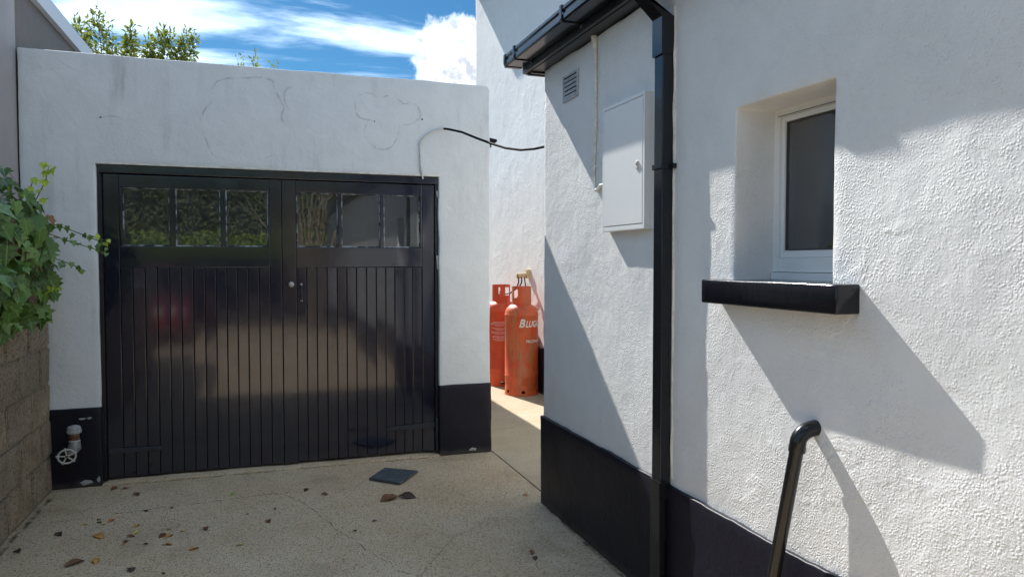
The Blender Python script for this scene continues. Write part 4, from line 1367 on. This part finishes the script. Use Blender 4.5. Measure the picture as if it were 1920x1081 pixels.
def trail(pts, n, s0, s1, young=False, rad=0.003):
    P = [Vector(p) for p in pts]
    MB().tube(P, [rad] * (len(P) - 1) + [rad * .5], 6).build('stem', 'vine', ivy)
    tot = len(P) - 1
    for i in range(n):
        f = (i + 0.6) / n
        seg = min(int(f * tot), tot - 1)
        q = P[seg].lerp(P[seg + 1], f * tot - seg)
        s = s0 + (s1 - s0) * f
        d = Vector((rl.gauss(0, .6), -0.7, 0.5 + rl.gauss(0, .4)))
        place((YOUNG_SUNLIT if young else IVY)[rl.randrange(3)], leaf_matrix(q + Vector((rl.gauss(0, .008), -0.006, rl.gauss(0, .012))), d.normalized(), s, rl))
trail([(-1.30, 5.22, 1.80), (-1.18, 5.2, 1.77), (-1.06, 5.2, 1.72), (-0.98, 5.2, 1.685), (-0.93, 5.2, 1.665)], 11, .055, .026)
trail([(-1.28, 5.20, 1.74), (-1.14, 5.18, 1.68), (-1.02, 5.18, 1.64), (-0.94, 5.18, 1.61), (-0.915, 5.18, 1.625)], 11, .05, .028)
trail([(-1.0, 5.19, 1.71), (-0.95, 5.19, 1.69), (-0.905, 5.19, 1.67)], 4, .035, .03, True)
trail([(-1.30, 5.18, 1.60), (-1.18, 5.17, 1.56), (-1.10, 5.17, 1.525), (-1.035, 5.17, 1.49)], 9, .06, .028)
trail([(-1.29, 5.16, 1.45), (-1.22, 5.14, 1.40), (-1.17, 5.14, 1.385)], 5, .06, .035, True)
trail([(-1.32, 5.14, 1.85), (-1.275, 5.13, 1.95), (-1.235, 5.13, 2.04), (-1.215, 5.13, 2.13)], 4, .05, .06, True)
for dx, dz in ((0, 0), (-0.025, 0.012), (0.02, -0.02), (0.0, -0.03)):
    place(YOUNG_SUNLIT[rl.randrange(3)], leaf_matrix(Vector((-1.215 + dx, 5.12, 2.135 + dz)), Vector((rl.gauss(0, .4), -0.5, 0.8)).normalized(), .06, rl))
trail([(-1.34, 5.12, 1.90), (-1.31, 5.12, 2.0), (-1.29, 5.12, 2.06)], 3, .045, .05, True)
trail([(-1.30, 5.10, 1.88), (-1.25, 5.09, 1.92), (-1.21, 5.09, 1.93)], 4, .04, .035, True)
trail([(-1.42, 4.55, 1.95), (-1.40, 4.58, 2.05), (-1.38, 4.62, 2.13)], 3, .03, .03)
for p in [(-1.262, 5.05, 1.24), (-1.25, 5.05, 1.27), (-1.30, 4.98, 1.22)]:
    place(IVY[rl.randrange(7)], leaf_matrix(Vector(p), Vector((.3, -.8, .2)), .11, rl))
DEADL = ivy_leaf_mesh(31)
DEADL.materials.append(M['ivy_dead'])
for p in [(-1.225, 5.16, 1.83), (-1.28, 4.9, 1.36), (-1.25, 4.7, 1.62), (-1.27, 5.02, 1.55)]:
    place(DEADL, leaf_matrix(Vector(p), Vector((.3, -.8, .3)), .075, rl))
for i in range(16):
    a = Vector((-1.34 + rl.uniform(-.05, .05), rl.uniform(4.4, 5.2), 1.24 + rl.uniform(0, .2)))
    MB().tube([a, a + Vector((.06, rl.uniform(-.1, .1), .12)), a + Vector((.08, rl.uniform(-.2, .2), .28)), a + Vector((.02, rl.uniform(-.2, .2), .4))], 0.005, 6).build('stem', 'vine', ivy)

# ------------------------------------------------------------------ trees behind the garage
def leafy_tree(loc, label, shoots, lean, leaf, dens, group=None):
    t = thing('tree', loc, label, 'tree', group)
    base = Vector(loc)
    tm = MB()
    LV, LF, LT = [], [], []
    rt = random.Random(int(abs(loc[0]) * 100))
    fork = base + Vector((0, 0, 2.6))
    tm.tube([base, base + Vector((0.03, 0, 1.2)), fork], [0.09, 0.07, 0.055], 8)
    for (sx, sz, spread) in shoots:
        tipp = Vector((sx, base.y + rt.uniform(-.35, .35), sz))
        mid_ = fork.lerp(tipp, 0.5) + Vector((rt.gauss(0, .08), rt.gauss(0, .08), 0.1))
        pts_ = [fork, mid_]
        for i in range(1, 6):
            f = i / 5
            pts_.append(mid_.lerp(tipp, f) + Vector((math.sin(f * 5 + sx) * 0.03, 0, 0)))
        tm.tube(pts_, [0.03, 0.014, 0.010, .008, .006, .004, .002], 5)
        nl = int(dens * (tipp - mid_).length * 170)
        for i in range(nl):
            f = rt.random() ** 0.8
            q = mid_.lerp(tipp, f)
            rad = spread * (1.05 - f) + 0.05
            off = Vector((rt.gauss(0, rad * .5), rt.gauss(0, rad * .5), rt.gauss(0, .06)))
            q = q + off
            s = leaf * rt.uniform(0.7, 1.3)
            d = (off.normalized() * 0.6 + Vector((rt.gauss(0, .4), rt.gauss(0, .4), rt.uniform(-.5, .7)))).normalized()
            sd = d.cross(Vector((rt.gauss(0, 1), rt.gauss(0, 1), rt.gauss(0, 1)))).normalized()
            b = len(LV)
            nn = d.cross(sd)
            LV += [tuple(q), tuple(q + d * s * .5 + sd * s * .17 + nn * s * .05), tuple(q + d * s), tuple(q + d * s * .5 - sd * s * .17 + nn * s * .05)]
            LF += [(b, b + 1, b + 2), (b, b + 2, b + 3)]
            LT += [rt.random()] * 4
    tm.build('trunk', 'bark', t)
    me_ = bpy.data.meshes.new('crown'); me_.from_pydata(LV, [], LF)
    a_ = me_.attributes.new('tone', 'FLOAT', 'POINT'); a_.data.foreach_set('value', LT)
    o_ = link('crown', me_, 'tree_leaf', t); o_['kind'] = 'stuff'
    return t
leafy_tree((-1.9, 13.2, 0), 'leafy tree rising behind the garage beside the white fascia',
           [(-2.62, 5.02, .28), (-2.42, 5.42, .26), (-2.28, 5.28, .24), (-2.12, 4.85, .28), (-1.95, 5.02, .25), (-1.78, 4.75, .3), (-1.62, 4.9, .24), (-1.5, 5.40, .17), (-1.36, 5.28, .16), (-1.22, 4.95, .18), (-1.12, 5.33, .11), (-0.96, 5.12, .11), (-2.7, 5.25, .2), (-1.9, 5.2, .12), (-1.68, 5.12, .14)], 0, 0.095, 1.9)
leafy_tree((-0.1, 13.6, 0), 'thin sprigs of a young tree showing above the garage roof line',
           [(-0.06, 5.16, .07), (-0.32, 5.02, .09), (0.28, 5.03, .09), (0.12, 4.85, .08)], 0, 0.085, 0.5)

# ------------------------------------------------------------------ fallen leaves
def fallen_mesh(k):
    rnd = random.Random(100 + k)
    V, F = [], []
    n = 6
    for i in range(n + 1):
        f = i / n
        w_ = 0.30 * math.sin(math.pi * min(1, f * 1.02 + .02)) ** 0.8 * rnd.uniform(.8, 1.15)
        zc = 0.10 * math.sin(f * 3.1) + rnd.uniform(0, .04)
        lift = rnd.uniform(.06, .28)
        V += [(-w_, f - .5, zc + lift * w_ * 1.6), (0, f - .5, zc), (w_, f - .5, zc + lift * w_ * 2.2)]
    for i in range(n):
        for s in range(2):
            a = i * 3 + s
            F.append((a, a + 1, a + 4, a + 3))
    V += [(-.015, -.5, .03), (.015, -.5, .03), (.05, -.72, .02), (.075, -.71, .02)]
    b = len(V) - 4
    F.append((b, b + 1, b + 3, b + 2))
    me_ = bpy.data.meshes.new('fallen_leaf')
    me_.from_pydata(V, [], F)
    for p_ in me_.polygons: p_.use_smooth = True
    me_.materials.append(M['dead_leaf'])
    return me_
FL = [fallen_mesh(k) for k in range(6)]
BRN, ORG, YEL, DRK, GRN, RED = (0.17, 0.075, 0.03), (0.58, 0.27, 0.07), (0.70, 0.47, 0.16), (0.05, 0.032, 0.024), (0.30, 0.42, 0.05), (0.26, 0.09, 0.045)
listed = [
    (-1.108, 4.703, .062, DRK, 'dark curled leaf on the concrete nearest the block wall'),
    (-1.255, 4.50, .05, DRK, None), (-0.925, 4.235, .10, RED, 'long red brown leaf, largest near the photo bottom left'),
    (-0.83, 4.225, .075, ORG, 'narrow orange leaf touching the long red brown leaf'), (-0.885, 4.60, .075, ORG, 'broad orange leaf left of the scattered cluster'),
    (-1.007, 4.837, .035, YEL, None), (-0.90, 4.80, .035, YEL, None), (-0.944, 4.90, .03, DRK, None), (-0.93, 4.845, .04, BRN, None), (-0.87, 4.86, .05, ORG, None), (-0.73, 4.474, .04, BRN, None), (-0.735, 4.435, .035, ORG, None), (-0.72, 4.55, .045, BRN, None),
    (-0.71, 4.72, .05, ORG, None), (-0.70, 4.60, .04, YEL, None), (-0.545, 4.51, .06, BRN, None), (-0.51, 4.49, .055, ORG, None), (-0.53, 4.60, .03, ORG, None), (-0.505, 4.356, .05, ORG, None), (-0.366, 4.237, .055, ORG, None), (-0.45, 4.55, .03, YEL, None),
    (-0.328, 4.541, .06, BRN, 'single upright brown leaf right of the scattered cluster'), (-0.131, 4.219, .04, YEL, 'lone yellow leaf in the middle foreground'), (0.019, 4.551, .05, BRN, 'curled tan leaf beside the crack in the concrete'),
    (0.27, 5.09, .055, DRK, 'crumpled dark leaf at the end of the long crack'), (0.376, 4.957, .05, BRN, 'flat brown leaf right of the crumpled dark leaf'), (0.765, 4.72, .125, BRN, 'curled brown leaf below the slate tile'), (0.885, 4.735, .115, DRK, 'dark crumpled leaf below the slate tile'),
    (1.639, 4.513, .045, ORG, 'pale orange leaf beside the house corner'), (1.345, 3.60, .05, RED, 'reddish leaf near the foot of the house plinth'), (1.335, 3.53, .045, DRK, 'dark leaf touching the reddish leaf near the plinth'),
    (-0.199, 5.154, .045, GRN, 'fresh green leaf on the concrete before the garage doors'), (-0.807, 5.362, .075, BRN, 'brown leaf under the left garage door'), (-0.97, 5.56, .07, BRN, None), (-0.90, 5.53, .05, RED, None), (-0.70, 4.98, .03, DRK, None), (-0.55, 4.99, .03, DRK, None), (0.49, 4.225, .035, DRK, None), (-0.64, 4.05, .06, DRK, None), (-0.48, 3.95, .03, DRK, None), (0.62, 4.35, .03, DRK, None), (-0.1, 4.72, .025, BRN, None), (0.06, 4.77, .025, DRK, None), (-0.62, 4.40, .03, DRK, None)]
labs = iter(['small dark leaf lying against the foot of the block wall', 'tiny pale yellow leaf, farthest left of the yellow ones', 'tiny yellow leaf just above the broad orange leaf', 'tiny dark flake touching the long crack at its left', 'small brown leaf beside the tiny yellow leaf', 'small orange leaf just below the long crack',
    'small brown leaf, upper of two close together in the cluster', 'small orange leaf, lower of two close together in the cluster', 'thin brown leaf in the middle of the scattered cluster', 'slender orange leaf above the middle of the cluster', 'pale cream leaf in the middle of the cluster', 'brown leaf overlapping the right hand orange leaf of the cluster', 'orange leaf overlapped by a brown one right of the cluster', 'tiny orange fleck above the overlapping pair of leaves', 'small orange leaf below the overlapping pair of leaves', 'orange curled leaf at the right end of the cluster', 'tiny yellow fleck right of the overlapping pair of leaves',
    'brown leaf caught under the left edge of the garage door', 'reddish leaf beside the one caught under the garage door', 'tiny dark speck of leaf on the long crack, left one', 'tiny dark speck of leaf on the long crack, right one', 'tiny dark leaf by the branching crack in the foreground', 'dark crumpled leaf at the bottom edge left of centre', 'tiny dark fleck at the bottom edge', 'tiny dark leaf between slate tile and branching crack', 'tiny brown fleck in the middle of the drive', 'tiny dark fleck in the middle of the drive', 'tiny dark fleck left of the orange curled leaf'])
for x, y, s, col, lab in listed:
    lab = lab or next(labs)
    o = bpy.data.objects.new('fallen_leaf', FL[rl.randrange(6)])
    C.objects.link(o)
    o.location = (x, y, noise.noise(Vector((x * 1.3, y * 1.3, 2))) * 0.005 + 0.002 - 0.02 * s)
    o.rotation_euler = (rl.uniform(-.12, .12), rl.uniform(-.15, .15), rl.uniform(0, 6.28))
    o.scale = (s * rl.uniform(.8, 1.15), s * 1.15, s)
    o.color = (*[min(1, c_ * rl.uniform(.8, 1.2)) for c_ in col], 1)
    tag(o, lab, 'leaf', 'fallen leaves on the concrete')

# ------------------------------------------------------------------ what the door and panes mirror: the drive's far end behind the viewer
def hedge(name, lo, hi, n, leaf, mat, label, cat='hedge'):
    t = thing(name, ((lo[0] + hi[0]) / 2, (lo[1] + hi[1]) / 2, 0), label, cat)
    rt = random.Random(n)
    V, F, T = [], [], []
    for i in range(n):
        x = rt.uniform(lo[0], hi[0])
        topz = hi[2] * (0.82 + 0.18 * noise.noise(Vector((x * .7, 0, 3))))
        z = rt.uniform(0, topz)
        y = hi[1] - abs(rt.gauss(0, .35)) + 0.5 * noise.noise(Vector((x * .9, z * .9, 5)))
        y = max(lo[1], y)
        q = Vector((x, y, z))
        d = Vector((rt.gauss(0, 1), rt.gauss(0, 1), rt.gauss(0, 1))).normalized()
        sd = d.cross(Vector((0.3, 1, .2))).normalized()
        s = leaf * rt.uniform(.6, 1.4)
        b = len(V)
        V += [tuple(q), tuple(q + d * s * .5 + sd * s * .3), tuple(q + d * s), tuple(q + d * s * .5 - sd * s * .3)]
        F.append((b, b + 1, b + 2, b + 3))
        T += [rt.random()] * 4
    me_ = bpy.data.meshes.new('foliage'); me_.from_pydata(V, [], F)
    a_ = me_.attributes.new('tone', 'FLOAT', 'POINT'); a_.data.foreach_set('value', T)
    o_ = link('foliage', me_, mat, t); o_['kind'] = 'stuff'
    box('sky_blocker', (lo[0] + .2, lo[1] + .1, 0), (hi[0] - .2, lo[1] + .35, hi[2] * .66), 'mirror_dark', t, bevel=0.05)  # solid slab added inside the foliage, stops sky showing in the panes
    tm = MB()
    for i in range(int((hi[0] - lo[0]) / 0.8)):
        x = lo[0] + 0.4 + i * 0.8
        tm.tube([(x, lo[1] + .3, 0), (x + rt.uniform(-.3, .3), lo[1] + .4, hi[2] * .45), (x + rt.uniform(-.6, .6), hi[1] - .2, hi[2] * .9)], [.06, .04, .015], 6)
    tm.build('stems', 'bark', t)
    return t
hedge('hedge', (-8, -13.5, 0), (6, -11.8, 6.0), 70000, 0.10, 'hedge_leaf', 'tall dark hedge mirrored in the garage door panes')
hedge('shrub', (-6, -8.4, 0), (1.5, -7.45, 2.75), 18000, 0.08, 'bush_leaf', 'bright green shrubs mirrored low in the garage door panes', 'shrub')
bwl = thing('added_dark_wall', (-2.2, -7.2, 0), 'dark wall added behind the viewer to darken the door reflection', 'wall')
box('wall', (-6.0, -7.35, 0), (1.55, -7.05, 1.55), 'mirror_dark', bwl, bevel=0.02)  # unseen wall, added so the doors mirror a dark band
box('coping', (-6.0, -7.40, 1.553), (1.57, -7.0, 1.62), 'mirror_dark', bwl, bevel=0.02)


def parked_car(x, y):
    """small red hatchback, nose towards the garage, seen as a red glow in the door's gloss"""
    t = thing('parked_car', (x, y - 1.9, 0), 'red hatchback car parked behind the viewer, mirrored in the garage door', 'car')
    side = [(0.0, .35), (0.0, .62), (-.10, .76), (-.85, .90), (-1.0, .93), (-3.72, .98), (-3.80, .80), (-3.80, .32), (-3.45, .26), (-.35, .24)]
    MB().prism(side, lambda u, v, w: (x + w, y + u, v), -.82, .82).build('body', 'car_red', t, bevel=0.07, seg=4)
    m_ = MB()
    low = [(-.92, .92), (-3.70, .95)]
    V = [(x - .76, y - .92, .91), (x + .76, y - .92, .91), (x + .76, y - 3.68, .95), (x - .76, y - 3.68, .95), (x - .58, y - 1.62, 1.42), (x + .58, y - 1.62, 1.42), (x + .58, y - 3.30, 1.44), (x - .58, y - 3.30, 1.44)]
    m_.v += V
    m_.f += [(3, 2, 1, 0), (4, 5, 6, 7), (0, 1, 5, 4), (1, 2, 6, 5), (2, 3, 7, 6), (3, 0, 4, 7)]
    m_.build('glasshouse', 'car_glass', t, bevel=0.03)
    box('roof', (x - .57, y - 3.32, 1.425), (x + .57, y - 1.64, 1.465), 'car_red', t, bevel=0.03)
    for sx in (-1, 1):
        box('headlight', (x + sx * .62 - .14, y - .09, .60), (x + sx * .62 + .14, y + .008, .72), 'car_lamp', t, bevel=0.03)
        for dy in (-.68, -3.05):
            c_ = Vector((x + sx * .76, y + dy, .30))
            wh = MB().tube([c_ - Vector((.09, 0, 0)), c_ - Vector((.07, 0, 0)), c_ + Vector((.07, 0, 0)), c_ + Vector((.09, 0, 0))], [.26, .30, .30, .26], 24).build('wheel', 'cable_black', t)
            MB().tube([c_ + Vector((sx * .075, 0, 0)), c_ + Vector((sx * .095, 0, 0))], [.20, .17], 16).build('rim', 'galvanised', wh)
    box('grille', (x - .38, y - .03, .40), (x + .38, y + .012, .54), 'cable_black', t, bevel=0.01)
    box('number_plate', (x - .26, y + .013, .42), (x + .26, y + .022, .53), 'box_white', t, bevel=0.004)
simple('car_red', (0.30, 0.022, 0.03), 0.25, 0.5, coat=1.0)
simple('car_glass', (0.02, 0.022, 0.025), 0.06, 0.5)
simple('car_lamp', (0.6, 0.6, 0.6), 0.15, 0.6)
parked_car(-2.15, -2.75)


def bare_shrub(x, y):
    t = thing('bare_shrub', (x, y, 0), 'bare branched shrub mirrored in the right garage door panes', 'shrub')
    rt = random.Random(11)
    m_ = MB()
    for i in range(34):
        a = R(rt.uniform(0, 360))
        ln = rt.uniform(.35, 1.25)
        h_ = rt.uniform(2.6, 4.2)
        p0 = Vector((x + rt.uniform(-.08, .08), y + rt.uniform(-.08, .08), 0))
        p1 = p0 + Vector((math.cos(a) * ln * .3, math.sin(a) * ln * .3, h_ * .35))
        p2 = p0 + Vector((math.cos(a) * ln * .7, math.sin(a) * ln * .7, h_ * .7))
        p3 = p0 + Vector((math.cos(a + .2) * ln * 1.15, math.sin(a + .2) * ln * 1.15, h_))
        m_.tube([p0, p1, p2, p3], [.022, .017, .011, .004], 5)
        for k in range(4):
            q = p1.lerp(p3, rt.random())
            m_.tube([q, q + Vector((rt.gauss(0, .16), rt.gauss(0, .16), rt.uniform(.15, .45)))], [.008, .003], 4)
    m_.build('branches', 'twig', t)
simple('twig', (0.30, 0.24, 0.17), 0.8, 0.2, var=0.3, vscale=20)
bare_shrub(1.05, -5.2)
